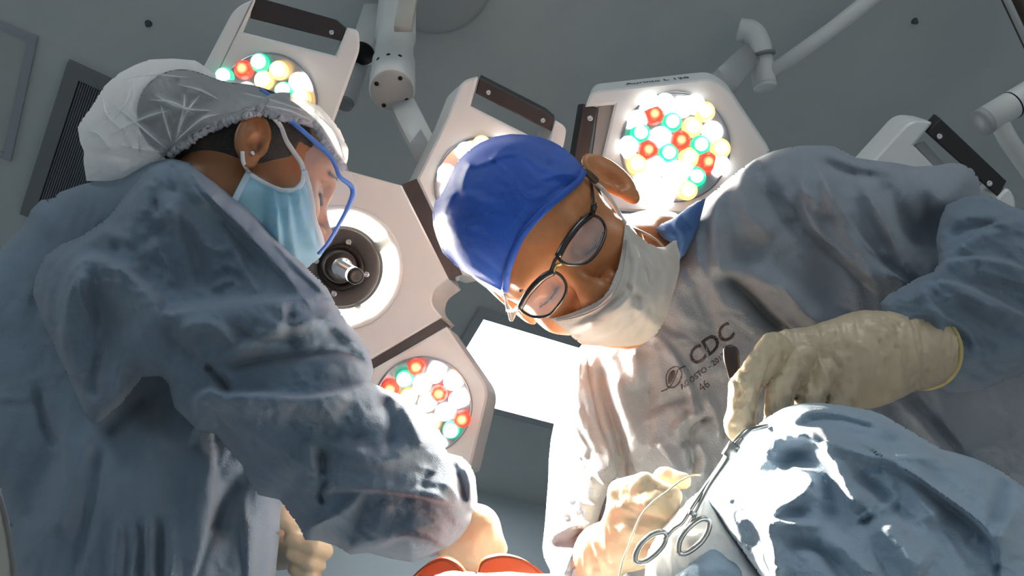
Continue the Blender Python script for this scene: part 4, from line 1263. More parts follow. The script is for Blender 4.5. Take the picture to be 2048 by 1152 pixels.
fix_normals(mesh_obj('earring', *lathe(at(505, 307, ray_depth(w_bvh, 505, 307, .87) - .002), VIEW, [(-.004, .001), (-.002, .0022), (0, .0028), (.002, .0022), (.003, .0006)], 16), m_steel, woman))

# ------------------------------------------------------------------ the person on the right
RM, TM = rot_pose((.053, -.292, .955), (.629, .753, .195), (-.776, .59, .223), (.051, .041, -.811))
m_neck = cpt(1430, 530, 1.02)
MV, MF = head_solid(RM, TM, m_neck, nose=1.28, flare=.78, ear=1.04, flare_r=.3)
m_pelvis = w2c([.62, .99, 1.0])
m_chest = cpt(1560, 800, 1.02)
m_shl, m_shr = cpt(1730, 450, 1.03), cpt(1215, 780, .95)
m_elb = cpt(2150, 560, .90)
m_lhand = hand_caps(dz=.05, chains=[[.018, (1840, 697, .735, 80), (1740, 715, .70, 84)], [.018, (1740, 715, .70, 84), (1690, 728, .69, 76)], [.02, (1710, 700, .69, 58), (1580, 700, .678, 42)], [.02, (1715, 745, .69, 60), (1650, 765, .682, 46)],
                     [.0045, (1548, 692, .660, 29), (1489, 775, .645, 29), (1480, 850, .637, 29), (1520, 930, .63, 28)],
                     [.0045, (1602, 714, .656, 27), (1561, 790, .643, 27), (1552, 870, .635, 27), (1560, 940, .63, 28)],
                     [.0045, (1648, 742, .660, 27), (1618, 802, .650, 28), (1600, 880, .642, 28), (1610, 940, .635, 26)],
                     [.0045, (1688, 770, .665, 28), (1668, 820, .66, 28), (1650, 890, .652, 26), (1660, 940, .645, 22)],
                     [.008, (1640, 800, .70, 34), (1560, 860, .68, 30), (1515, 925, .66, 27)]])
m_rhand = hand_caps(dz=.03, chains=[[.012, (1150, 1190, .70, 50), (1205, 1105, .665, 48)], [.014, (1205, 1105, .665, 48), (1262, 1075, .640, 56)], [.014, (1262, 1075, .640, 54), (1258, 1015, .634, 44)],
                     [.0045, (1242, 985, .636, 27), (1290, 972, .618, 25), (1345, 992, .602, 20)], [.004, (1262, 1010, .622, 27), (1310, 1008, .604, 26), (1342, 1024, .596, 20)],
                     [.004, (1264, 1056, .618, 27), (1320, 1056, .602, 26), (1352, 1072, .598, 20)], [.004, (1268, 1102, .622, 26), (1316, 1104, .606, 24), (1345, 1112, .602, 19)],
                     [.006, (1288, 1000, .66, 24), (1330, 958, .645, 21), (1366, 962, .635, 17)]])
BV, BF = chain_body([(m_neck, m_chest, .05, .10), (m_chest, m_pelvis, .10, .09), (m_neck, m_shl, .05, .055), (m_neck, m_shr, .05, .05),
                     (m_shl, m_elb, .055, .042), (m_elb, cpt(1900, 690, .85), .034, .024, .015), (m_shr, cpt(1152, 1080, .84), .034, .018, .02), (cpt(1152, 1080, .84), cpt(1172, 1150, .75), .018, .015, .01)]
                    + shrink(m_lhand, .68) + shrink(m_rhand, .72), .007)
V, F = join_quads((MV, MF), (BV, BF))
hipsM = c2w(m_pelvis)
man = mesh_obj('person', c2w(V), F, m_skin_m, None, True, hipsM * [1, 1, 0])
tag(man, 'person in blue surgical cap, dark-rimmed glasses and white mask bending over the table', 'person')
lower_body(man, hipsM, -WX * .9, m_scrub)
m_bvh = bvh_of(MV, MF)
mD = lambda x, y: ray_depth(m_bvh, x, y, .80)


def _hairM(f):
    f.ell((.004, 0, .045), (.0945, .0785, .0800), 0)
    f.put((.0, -.1, -.06), (.2, .1, .10), lambda x, y, z: np.maximum(z - .062 + 0 * x, .045 - x) + 0 * y, .006, '-')
    f.put((-.2, -.1, -.1), (.2, .1, .0), lambda x, y, z: z + .02 + .12 * np.minimum(x, 0) + 0 * y, .004, '-')
    f.put((.02, -.1, -.1), (.2, .1, .08), lambda x, y, z: .022 - x + 0 * y + 0 * z, .004, '-')
head_part('hair', RM, TM, _hairM, mat('grey_hair', (.07, .055, .045), .6, var=.4, var_scale=220, bump=.7, bump_scale=500), man, (-.16, -.1, -.08), (.13, .1, .16))
for s in (-1, 1):
    def _brow(f, s=s):
        f.cap((.0965, .013 * s, .025), (.0960, .034 * s, .029), .0030, .0030, .002); f.cap((.0960, .034 * s, .029), (.0895, .044 * s, .026), .0030, .0018, .002)
    head_part('eyebrow', RM, TM, _brow, m_hair, man, (.06, min(.0, .06 * s), .02), (.11, max(.0, .06 * s), .05), .0015)

    def _lash(f, s=s):
        f.cap((.0905, .020 * s, .001), (.0925, .032 * s, -.0005), .0012, .0015, .001); f.cap((.0925, .032 * s, -.0005), (.086, .046 * s, .001), .0015, .001, .001)
    head_part('eyelash', RM, TM, _lash, m_hair, man, (.06, min(.0, .06 * s), -.015), (.11, max(.0, .06 * s), .015), .0012)

# --- gown
g_strokes = [
    ('r', [(1514, 315), (1529, 375), (1567, 433), (1600, 470)], 24, -13), ('r', [(1445, 372), (1430, 430), (1434, 509), (1442, 565)], 18, 9), ('r', [(1480, 350), (1500, 420), (1550, 480)], 24, 8),
    ('r', [(1606, 300), (1594, 349), (1594, 395), (1613, 456), (1663, 502), (1712, 547), (1766, 589)], 7, -8),
    ('s', [(1775, 597), (1712, 547), (1663, 502), (1613, 456), (1592, 395), (1592, 349), (1604, 296)], 30, 9),
    ('s', [(1640, 340), (1682, 425), (1735, 494), (1774, 540), (1815, 568)], 34, 13), ('r', [(1690, 440), (1740, 502), (1780, 545)], 8, -6),
    ('r', [(1636, 322), (1701, 345), (1760, 350)], 13, -7), ('r', [(1660, 312), (1720, 335), (1790, 345)], 10, 5), ('r', [(1720, 356), (1760, 430), (1800, 500), (1825, 560)], 18, 9), ('r', [(1755, 360), (1810, 440), (1840, 500)], 20, -9),
    ('r', [(1640, 345), (1670, 400), (1700, 440)], 14, 6), ('r', [(1610, 380), (1640, 420)], 8, 4), ('b', [(1790, 400)], (50, 40), 8),
    ('r', [(1800, 345), (1850, 370), (1890, 420)], 25, 8), ('b', [(1860, 450)], (35, 60), -16),
    ('r', [(1441, 556), (1470, 570), (1500, 600), (1537, 640), (1570, 665)], 13, -11), ('s', [(1441, 545), (1491, 580), (1544, 630), (1590, 670)], 26, -5), ('r', [(1490, 540), (1544, 570), (1598, 605), (1655, 650)], 22, 10), ('b', [(1480, 500)], (40, 30), -9), ('r', [(1560, 560), (1600, 620), (1640, 655)], 12, 6), ('b', [(1640, 560)], (40, 60), -10),
    ('r', [(1400, 420), (1395, 500), (1405, 560)], 14, 5), ('r', [(1380, 560), (1420, 640), (1430, 700)], 26, -5),
    ('r', [(1330, 690), (1365, 740), (1385, 800), (1398, 840)], 9, 5), ('r', [(1345, 690), (1380, 750), (1400, 830)], 8, -4),
    ('r', [(1410, 790), (1430, 830), (1440, 880)], 9, 6), ('r', [(1345, 870), (1370, 840), (1400, 825)], 9, 6), ('r', [(1360, 900), (1390, 850), (1425, 830)], 7, -5), ('r', [(1310, 880), (1345, 930), (1350, 960)], 14, 8), ('r', [(1390, 880), (1410, 920), (1400, 960)], 12, 6), ('r', [(1380, 870), (1385, 940)], 8, -5), ('r', [(1300, 820), (1340, 800), (1390, 790)], 10, -4),
    ('r', [(1230, 740), (1250, 830), (1290, 920)], 18, 7), ('r', [(1200, 720), (1215, 800), (1240, 880), (1250, 960)], 14, -8), ('r', [(1290, 760), (1300, 840)], 16, -4), ('r', [(1260, 700), (1275, 780)], 16, 5),
    ('r', [(1780, 780), (1830, 830), (1900, 920), (1960, 990)], 14, 8), ('r', [(1800, 780), (1850, 830), (1930, 920)], 12, -8), ('r', [(1720, 800), (1760, 830), (1800, 860)], 14, 6)]
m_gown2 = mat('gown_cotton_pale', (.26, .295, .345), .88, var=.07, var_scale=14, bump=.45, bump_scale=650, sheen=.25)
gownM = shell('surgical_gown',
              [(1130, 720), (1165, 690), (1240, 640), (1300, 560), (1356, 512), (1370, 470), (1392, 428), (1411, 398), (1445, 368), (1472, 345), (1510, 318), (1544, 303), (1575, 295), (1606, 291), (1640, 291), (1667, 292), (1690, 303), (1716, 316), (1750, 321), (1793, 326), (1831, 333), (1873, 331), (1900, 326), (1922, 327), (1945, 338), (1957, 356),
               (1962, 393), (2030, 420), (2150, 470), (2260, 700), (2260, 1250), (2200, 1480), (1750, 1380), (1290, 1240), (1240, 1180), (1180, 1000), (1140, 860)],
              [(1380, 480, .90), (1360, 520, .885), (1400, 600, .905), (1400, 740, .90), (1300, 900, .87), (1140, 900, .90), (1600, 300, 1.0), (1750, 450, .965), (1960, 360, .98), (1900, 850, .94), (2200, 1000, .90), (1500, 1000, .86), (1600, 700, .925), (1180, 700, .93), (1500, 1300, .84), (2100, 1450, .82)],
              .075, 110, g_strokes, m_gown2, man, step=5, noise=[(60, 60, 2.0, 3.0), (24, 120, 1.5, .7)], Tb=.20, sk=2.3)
fl_strokes = [('s', [(1872, 560), (1877, 524), (1920, 490), (1970, 458), (2050, 435)], 24, 9), ('s', [(1840, 570), (1860, 540), (1911, 522), (1987, 520), (2060, 545)], 28, 11), ('s', [(1777, 600), (1835, 574), (1903, 568), (1980, 597), (2060, 640)], 26, 10), ('s', [(1850, 590), (1880, 630), (1930, 660), (1960, 720)], 18, 7), ('r', [(1900, 590), (1960, 640), (2040, 680)], 14, -7), ('r', [(1880, 600), (1930, 590), (1990, 620)], 9, 5),
              ('r', [(1888, 415), (1930, 400), (1980, 410)], 14, -7), ('r', [(1900, 440), (1960, 430), (2030, 440)], 14, 6), ('r', [(1890, 480), (1940, 455), (2000, 450)], 12, -6), ('r', [(1870, 640), (1900, 690), (1920, 740)], 12, 7), ('r', [(1890, 650), (1940, 690), (2000, 700)], 12, -8), ('r', [(1920, 730), (1970, 700), (2048, 700)], 16, 6), ('r', [(1885, 660), (1900, 720), (1890, 770)], 9, -6), ('r', [(1990, 560), (2060, 590)], 10, -6), ('r', [(1950, 540), (2060, 570)], 8, 4), ('r', [(1920, 560), (1990, 575), (2060, 620)], 8, -5)]
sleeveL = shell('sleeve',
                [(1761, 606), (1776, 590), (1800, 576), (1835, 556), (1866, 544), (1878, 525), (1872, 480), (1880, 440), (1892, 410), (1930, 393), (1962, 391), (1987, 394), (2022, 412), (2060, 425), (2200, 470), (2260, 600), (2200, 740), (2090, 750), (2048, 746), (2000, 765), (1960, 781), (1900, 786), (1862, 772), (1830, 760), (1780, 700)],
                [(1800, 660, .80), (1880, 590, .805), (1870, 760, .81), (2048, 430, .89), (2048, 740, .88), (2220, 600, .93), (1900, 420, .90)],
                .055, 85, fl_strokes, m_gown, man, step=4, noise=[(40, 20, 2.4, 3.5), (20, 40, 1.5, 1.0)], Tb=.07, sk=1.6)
fr_strokes = [('s', [(1112, 800), (1140, 860), (1170, 930), (1210, 975), (1240, 985)], 20, 9), ('r', [(1125, 790), (1150, 850), (1175, 900), (1180, 940)], 10, -7), ('s', [(1105, 870), (1130, 950), (1160, 1000), (1200, 1015)], 18, 8), ('r', [(1165, 760), (1190, 830), (1215, 890), (1235, 950)], 12, 6), ('r', [(1100, 960), (1110, 1000), (1140, 1010)], 10, -5), ('s', [(1090, 1090), (1110, 1065), (1150, 1050), (1185, 1050)], 18, 9), ('r', [(1105, 1080), (1130, 1085), (1170, 1060)], 12, -5), ('r', [(1125, 1005), (1130, 1040)], 7, 5), ('r', [(1145, 1000), (1160, 1040)], 8, -4), ('r', [(1150, 1100), (1130, 1150)], 8, 6), ('r', [(1170, 1080), (1145, 1150)], 7, 6), ('r', [(1160, 1090), (1138, 1150)], 5, -5)]
sleeveR = shell('sleeve',
                [(1165, 688), (1146, 712), (1130, 742), (1122, 775), (1112, 830), (1102, 880), (1098, 920), (1097, 960), (1093, 1010), (1090, 1050), (1085, 1095), (1088, 1115), (1100, 1140), (1104, 1165), (1100, 1230), (1150, 1240), (1180, 1170), (1188, 1110), (1190, 1060), (1205, 1010), (1222, 965), (1236, 950), (1228, 900), (1205, 840), (1192, 780), (1184, 720)],
                [(1150, 720, .90), (1100, 900, .85), (1200, 880, .85), (1090, 1080, .78), (1190, 1060, .74), (1120, 1200, .74), (1225, 960, .80)],
                .045, 60, fr_strokes, m_gown2, man, step=3, noise=[(34, 70, 2.4, 2.5), (16, 70, 2, .7)], Tb=.06, sk=1.5)

# printing on the chest
m_ink = mat('print_ink', (.028, .022, .030), .8)


def on_chest(V2, gap=.0009):
    return c2w(np.array([cpt(x, y, gownM.depth(x, y) - gap) for x, y in V2]))


def chest_print(name, body, size, origin, ang, sx=1.0, bold=False, skew=0.0):
    """flat print following the cloth: origin px of the baseline start, ang degrees up to the right"""
    c = bpy.data.curves.new(name, 'FONT'); c.body = body; c.size = size; c.resolution_u = 3
    if bold: c.offset = size * .018
    o = bpy.data.objects.new('tmp', c); COL.objects.link(o)
    me = bpy.data.meshes.new_from_object(o.evaluated_get(bpy.context.evaluated_depsgraph_get()))
    bpy.data.objects.remove(o)
    bm = bmesh.new(); bm.from_mesh(me)
    bmesh.ops.triangulate(bm, faces=bm.faces)
    bmesh.ops.subdivide_edges(bm, edges=[e for e in bm.edges if e.calc_length() > size * .12], cuts=2, use_grid_fill=False)
    bmesh.ops.triangulate(bm, faces=bm.faces)
    X = np.array([v.co[:] for v in bm.verts]); bm.verts.index_update(); F = [[v.index for v in f.verts] for f in bm.faces]; bm.free()
    a = math.radians(ang); u = np.array([math.cos(a), -math.sin(a)]); w = np.array([-math.sin(a + skew), -math.cos(a + skew)])
    P = np.array(origin) + X[:, :1] * u * sx + X[:, 1:2] * w
    o = mesh_obj(name, on_chest(P), F, m_ink, gownM.obj, False)
    return fix_normals(o)


def chest_line(name, pts, w, closed=False):
    P = smooth_closed(pts, 6) if closed else smooth_open(pts, 6)
    if closed: P = np.vstack([P, P[:1]])
    T = np.gradient(P, axis=0); T /= np.linalg.norm(T, axis=1)[:, None]; N = np.stack([-T[:, 1], T[:, 0]], 1) * w / 2
    V = on_chest(np.vstack([P + N, P - N])); n = len(P)
    return fix_normals(mesh_obj(name, V, [[i, i + 1, n + i + 1, n + i] for i in range(n - 1)], m_ink, gownM.obj, False))


chest_print('lettering_large', 'CDC', 47, (1388, 735), 38, 1.05, True, -.16)
chest_print('lettering_small', 'AGOSTO - 2017', 15.5, (1364, 780), 37, 1.02, True, -.05)
chest_print('lettering_hand', '46', 25, (1404, 784), 35, .9, False, .1)
chest_line('emblem_ring', [(1334, 770), (1333, 750), (1343, 736), (1356, 734), (1363, 745), (1360, 762), (1350, 773), (1340, 775)], 2.6, True)
leaf = smooth_closed([(1336, 765), (1337, 750), (1344, 741), (1350, 742), (1349, 753), (1343, 764), (1338, 768)], 4)
lc = leaf.mean(0)
fix_normals(mesh_obj('emblem_leaf', on_chest(np.vstack([[lc], leaf])), [[0, i + 1, (i + 1) % len(leaf) + 1] for i in range(len(leaf))], m_ink, gownM.obj, False))
chest_line('emblem_stem', [(1322, 783), (1332, 779), (1341, 772), (1350, 756), (1356, 740), (1362, 736), (1371, 732)], 2.4)

# blue scrub collar
shell('scrub_collar', [(1310, 458), (1322, 448), (1340, 440), (1358, 428), (1375, 414), (1395, 402), (1412, 396), (1400, 440), (1385, 480), (1368, 512), (1357, 520), (1352, 500), (1345, 486), (1328, 478)],
      [(1312, 460, .835), (1400, 405, .86), (1357, 515, .83), (1340, 470, .83)], .02, 40, [('r', [(1345, 440), (1365, 470), (1370, 500)], 7, 4), ('r', [(1360, 430), (1385, 460)], 6, -4), ('r', [(1325, 455), (1350, 475)], 5, 3)], m_scrub, man, step=3, Tb=.06, noise=[(16, 60, 2, 1.5)])

# --- cap
m_capb = mat('cap_blue', (.012, .10, .53), .62, var=.10, var_scale=40, bump=.25, bump_scale=700, sheen=.15, trans=.06)
cap_strokes = [('r', [(925, 318), (950, 330), (985, 318), (1000, 300)], 6, 4), ('r', [(985, 318), (1010, 310), (1040, 305)], 5, 3), ('r', [(980, 312), (1000, 330), (1010, 345)], 4, 2), ('r', [(915, 375), (900, 400), (885, 430), (890, 470)], 5, 4),
               ('r', [(905, 385), (890, 395), (875, 400)], 5, 3), ('r', [(890, 420), (880, 440), (870, 450)], 4, 3), ('r', [(920, 380), (960, 400), (1000, 420)], 10, 3), ('r', [(895, 450), (925, 440), (960, 430)], 9, -3), ('r', [(1000, 290), (1060, 300), (1110, 320)], 8, 2), ('r', [(1168, 340), (1130, 330), (1090, 330)], 7, -2.5), ('r', [(1160, 352), (1120, 350), (1080, 360)], 6, 2.5), ('r', [(1150, 365), (1115, 380), (1090, 400)], 5, -2),
               ('r', [(1010, 560), (980, 530), (940, 500)], 8, -2.5), ('r', [(1000, 575), (960, 545), (920, 520)], 6, 2), ('r', [(930, 330), (915, 360), (918, 380)], 6, -4), ('r', [(945, 320), (930, 345), (925, 380)], 7, 4), ('r', [(940, 420), (1000, 470), (1020, 520)], 20, 2)]
cap_poly = [(1168, 338), (1150, 315), (1130, 297), (1105, 283), (1080, 274), (1050, 269), (1020, 268), (990, 273), (960, 285), (935, 302), (917, 320), (905, 340), (896, 362), (885, 385), (870, 402), (865, 425), (866, 450), (873, 475), (885, 505), (905, 527), (930, 545), (965, 562), (1000, 580), (1008, 586), (1013, 570), (1016, 545), (1028, 510), (1048, 470), (1075, 436), (1105, 408), (1135, 382), (1160, 362)]
capM = shell('surgical_cap', cap_poly, [(1168, 340, .752), (1080, 275, .80), (960, 285, .815), (870, 420, .815), (930, 545, .81), (1005, 583, .775), (1020, 530, .742), (1080, 432, .722), (1140, 380, .735)],
             .055, 110, cap_strokes, m_capb, man, step=3, noise=[(36, 30, 2, 1.6), (14, 80, 2, .5)], over=m_bvh, gap=.004, Tb=.08, over_blur=10, fade=8)
ribbon('hem_band', [(1166, 342), (1158, 360), (1135, 381), (1105, 406), (1075, 434), (1047, 468), (1027, 508), (1015, 545), (1010, 582)], 15, m_capb, capM.obj, lambda x, y: capM.depth(x - 3, y - 3), .0015, .0022)

# --- mask
m_maskc = mat('mask_cream', (.72, .66, .60), .75, var=.04, var_scale=50, bump=.15, bump_scale=800, trans=.12)
maskM = shell('face_mask', [(1098, 637), (1115, 634), (1132, 630), (1150, 623), (1169, 615), (1187, 607), (1202, 598), (1215, 583), (1224, 565), (1231, 548), (1237, 532), (1243, 505), (1246, 482), (1250, 446), (1258, 452), (1275, 470), (1298, 487), (1315, 494), (1330, 494), (1345, 482), (1353, 480), (1355, 492), (1360, 508), (1359, 540), (1352, 570), (1343, 600), (1335, 628), (1325, 650), (1312, 670), (1298, 682), (1278, 690), (1257, 693), (1215, 693), (1165, 690), (1145, 675), (1125, 656)],
              [(1098, 637, .742), (1165, 690, .765), (1215, 590, .672), (1250, 450, .745), (1355, 490, .80), (1355, 540, .79), (1325, 650, .76), (1260, 692, .76), (1230, 620, .672), (1290, 600, .69)], .014, 60,
              [('s', [(1262, 470), (1280, 530), (1262, 590), (1210, 640), (1150, 668)], 16, 5), ('s', [(1290, 500), (1310, 550), (1292, 610), (1240, 660), (1180, 682)], 16, 5), ('r', [(1255, 500), (1258, 550), (1240, 590), (1195, 625), (1140, 650)], 6, -3), ('r', [(1310, 500), (1335, 550), (1325, 610)], 8, 3), ('r', [(1262, 610), (1300, 640), (1310, 660)], 14, 5), ('r', [(1250, 570), (1275, 600), (1265, 640)], 8, -4), ('r', [(1210, 600), (1235, 560), (1246, 500)], 5, 2), ('r', [(1285, 530), (1300, 580)], 6, -3), ('r', [(1320, 497), (1340, 510), (1352, 530)], 6, 3)],
              m_maskc, man, step=3, sk=2.0, noise=[(30, 110, 2, 1.0)], over=m_bvh, gap=.004, Tb=.003, fade=6, over_blur=16)
dMk = lambda x, y: maskM.depth(x, y)
for off in (7, 13):
    k = off / 14.
    ribbon('stitch_line', [(1110 + 4 * k, 637 + 6 * k), (1150 + 5 * k, 627 + 8 * k), (1190 + 7 * k, 609 + 9 * k), (1216 + 9 * k, 586 + 6 * k), (1232 + 10 * k, 553 + 4 * k), (1242 + 9 * k, 515), (1248 + 6 * k, 480)], 2.4, mat('stitch_grey', (.52, .48, .45), .8), maskM.obj, dMk, .0008, .0006)
lm = lambda pts: (lambda x, y: float(np.interp(x, [p[0] for p in pts], [p[1] for p in pts])))
ribbon('ear_loop', [(1172, 345), (1185, 362), (1205, 378), (1222, 400), (1236, 424), (1250, 446)], 9, m_white_cord, maskM.obj, lambda x, y: min(mD(x, y), .775), .004, .0018)
ribbon('ear_loop', [(1010, 588), (1014, 610), (1020, 630), (1023, 640), (1030, 625), (1034, 612)], 7, m_white_cord, maskM.obj, lambda x, y: min(mD(x, y), .775), .004, .0015)
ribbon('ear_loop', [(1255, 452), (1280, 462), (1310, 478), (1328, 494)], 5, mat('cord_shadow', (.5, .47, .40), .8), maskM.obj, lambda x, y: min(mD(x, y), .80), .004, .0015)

# --- glasses
m_frame = mat('frame_dark', (.022, .016, .014), .25, spec=.7)
m_brass = mat('brass', (.80, .55, .22), .25, metal=1)
m_lens = mat('lens_glass', (.9, .9, .95), .03, spec=1.0, alpha=.15)
gx = lambda pts: [(x / 2.4 + 840, y / 2.4 + 240) for x, y in pts]
rimL = smooth_closed(gx([(664, 655), (690, 600), (725, 550), (770, 495), (815, 462), (855, 466), (884, 500), (890, 545), (868, 605), (830, 660), (785, 690), (735, 695), (690, 686)]), 5)
rimR = smooth_closed(gx([(480, 905), (492, 872), (525, 825), (570, 775), (615, 738), (645, 730), (680, 752), (702, 795), (694, 845), (660, 895), (620, 935), (570, 946), (520, 936)]), 5)
fD = lambda x, y: FD0 + .00006 * (x - 1120) + (.000011 * ((x - 1122) * .58 + (y - 535) * -.81) ** 2) * .20
FD0 = .692
FD0 -= max(0.0, .0045 - min(mD(p[0], p[1]) - fD(*p) for p in np.vstack([rimL, rimR])))
print('glasses depth', FD0)


def gpt(p, k=0): return cpt(p[0], p[1], fD(*p) + k)
def closed_tube(P, r):
    V, F = tube_mesh(np.vstack([P, P[:3]]), r, 8)
    n = 8; N = len(P)
    F = [[(q % (N * n)) for q in f] for f in F[:-2] if max(f) < (N + 1) * n]
    return V[:N * n], F
frameV = []
for rim in (rimL, rimR):
    frameV.append(closed_tube(c2w(np.array([gpt(p) for p in rim])), .0014))
glasses = fix_normals(mesh_obj('eyeglasses', *merge(*frameV), m_frame, man))
for rim in (rimL, rimR):
    n = len(rim); c = rim.mean(0)
    fr = c2w(np.array([gpt(c, -.0012)] + [gpt((p + (c - p) * .45), -.0009) for p in rim] + [gpt(p, 0) for p in rim]))
    bk = fr + VIEW * -.0012
    f = [[0, 1 + i, 1 + (i + 1) % n] for i in range(n)] + [[1 + i, 1 + n + i, 1 + n + (i + 1) % n, 1 + (i + 1) % n] for i in range(n)]
    N = len(fr)
    allf = f + [[q + N for q in x[::-1]] for x in f] + [[1 + n + i, 1 + n + N + i, 1 + n + N + (i + 1) % n, 1 + n + (i + 1) % n] for i in range(n)]
    fix_normals(mesh_obj('spectacle_lens', np.vstack([fr, bk]), allf, m_lens, glasses))
br = lambda pts, r, mt, nm, ks=None: fix_normals(mesh_obj(nm, *tube_mesh(c2w(np.array([gpt(p, (ks[i] if ks is not None else 0)) for i, p in enumerate(smooth_open(gx(pts), 6))])), r, 8), mt, glasses))
br([(480, 900), (520, 830), (585, 760), (640, 728)], .0033, m_frame, 'brow_bar'); br([(662, 655), (700, 585), (760, 505), (815, 460)], .0033, m_frame, 'brow_bar')
br([(640, 730), (655, 700), (680, 690)], .0017, m_brass, 'bridge'); br([(630, 720), (648, 672), (664, 655)], .0016, m_frame, 'bridge_bar')
tp = smooth_open([(1184, 428, fD(1184, 428)), (1188, 412, .705), (1187, 395, .728), (1183, 372, .752), (1174, 348, .775)], 6)
fix_normals(mesh_obj('temple', *tube_mesh(c2w(np.array([cpt(*p) for p in tp])), [.0030] * 8 + [.0016] * (len(tp) - 8), 8), m_frame, glasses))
fix_normals(mesh_obj('temple_tip', *tube_mesh(c2w(np.array([cpt(*p) for p in smooth_open([(1163, 340, .745), (1171, 344, .745), (1182, 352, .748), (1192, 362, .755)], 5)])), .0036, 8), mat('temple_tip_brown', (.10, .06, .045), .2), glasses))
tp = smooth_open([(1043, 615, fD(1043, 615)), (1034, 618, .715), (1024, 622, .745), (1014, 620, .775)], 6)
fix_normals(mesh_obj('temple', *tube_mesh(c2w(np.array([cpt(*p) for p in tp])), .0016, 8), m_frame, glasses))

# --- gloves
gl_strokes = [('r', [(1552, 712), (1540, 740), (1524, 790), (1514, 850)], 5, -5), ('r', [(1606, 750), (1595, 780), (1585, 820)], 5, -5), ('r', [(1655, 790), (1645, 820)], 5, -4), ('r', [(1545, 700), (1580, 700), (1600, 722), (1608, 750)], 5, 2), ('r', [(1610, 680), (1640, 720), (1655, 770)], 6, 2), ('r', [(1570, 690), (1595, 700), (1605, 730)], 5, 2), ('r', [(1540, 680), (1550, 705)], 4, 1.6), ('r', [(1640, 700), (1670, 760), (1690, 810)], 7, -2), ('r', [(1660, 690), (1700, 750), (1715, 810)], 6, 2),
              ('r', [(1680, 680), (1720, 720), (1740, 800)], 6, -1.8), ('r', [(1690, 670), (1745, 710), (1765, 790)], 5, 1.6), ('r', [(1710, 650), (1765, 690), (1785, 790)], 6, -1.6), ('r', [(1730, 640), (1785, 680), (1800, 785)], 5, 1.6), ('r', [(1750, 625), (1800, 670), (1820, 780)], 6, -1.4), ('r', [(1765, 615), (1820, 660), (1838, 775)], 5, 1.4), ('r', [(1780, 612), (1838, 655), (1852, 770)], 4, -1.2)]
cc = cpt(1838, 697, .785); ca = cpt(1840, 697, .735) - cpt(1740, 715, .70); ca /= np.linalg.norm(ca); cn = ca - np.array([0, 0, .12])
gm, gV, gF = solid('glove', m_lhand, m_glove, man, .0026, strokes=gl_strokes, noise=[(10, 78, 5, 2.8)], cuts=[(cc, cn, .12)])
cu = np.cross(ca, [0, 0, 1.]); cu /= np.linalg.norm(cu); cv_ = np.cross(ca, cu); cr = pxr(80.5, .785)
ring_ = []
for q in np.linspace(0, 2 * math.pi, 64, endpoint=False):
    o_ = (math.cos(q) * cu + math.sin(q) * cv_) * cr
    ring_.append(cc + o_ - ca * ((o_ @ cn) / (ca @ cn)))
V, F = closed_tube(c2w(np.array(ring_)), .0022)
fix_normals(mesh_obj('cuff_roll', V, F, mat('latex_roll', (.55, .45, .18), .4), gm))
gr_strokes = [('r', [(1223, 985), (1250, 1010), (1290, 1030), (1325, 1036)], 4, -1.8), ('r', [(1285, 952), (1305, 970), (1345, 990)], 4, -2), ('r', [(1225, 1045), (1260, 1052), (1300, 1068)], 4, -1.2), ('r', [(1175, 1060), (1200, 1090), (1222, 1130)], 5, 1.8), ('r', [(1185, 1055), (1195, 1100), (1205, 1150)], 5, 1.8), ('r', [(1180, 1080), (1185, 1150)], 4, -1.5), ('r', [(1170, 1090), (1172, 1150)], 5, 1.5), ('r', [(1215, 990), (1210, 1060), (1220, 1120)], 5, 1)]
solid('glove', m_rhand, m_glove, man, .0024, strokes=gr_strokes, noise=[(12, 110, 2, .8)])

# ------------------------------------------------------------------ operating table and its drapes
table0 = c2w(cpt(1150, 1500, .75))
TB = np.array([.06, .98, 0.0])
ot = thing('operating_table', 'operating table under rumpled blue-grey surgical drapes, lower right', 'operating table', TB)
m_sheet = mat('sheet_white', (.80, .81, .80), .85, var=.03, var_scale=10, bump=.1, bump_scale=500)
m_drape = mat('drape_cotton', (.31, .41, .51), .88, var=.07, var_scale=14, bump=.45, bump_scale=650, sheen=.25)


def wbox(name, lo, hi, material, parent, bev=.01):
    bm = bmesh.new(); bmesh.ops.create_cube(bm, size=1)
    lo, hi = np.array(lo), np.array(hi)
    for v in bm.verts:
        v.co = Vector((np.array(v.co[:]) + .5) * (hi - lo) + lo)
    bmesh.ops.bevel(bm, geom=bm.edges[:], offset=bev, segments=2, affect='EDGES')
    V = np.array([v.co[:] for v in bm.verts]); bm.verts.index_update(); F = [[v.index for v in f.verts] for f in bm.faces]; bm.free()
    return mesh_obj(name, V, F, material, parent, False)


wbox('base', (-.20, .75, 0), (.32, 1.65, .09), m_steel, ot, .015)
fix_normals(mesh_obj('pedestal', *lathe((.06, 1.2, .08), (0, 0, 1), [(0, .13), (.02, .14), (.3, .14), (.31, .11), (.72, .11), (.78, .13)], 32), m_steel, ot))
wbox('table_top', (-.21, .56, .85), (.31, 2.2, .89), m_steel, ot, .01)
wbox('mattress', (-.20, .565, .888), (.30, 2.19, .93), mat('mattress_black', (.02, .02, .022), .6), ot, .015)
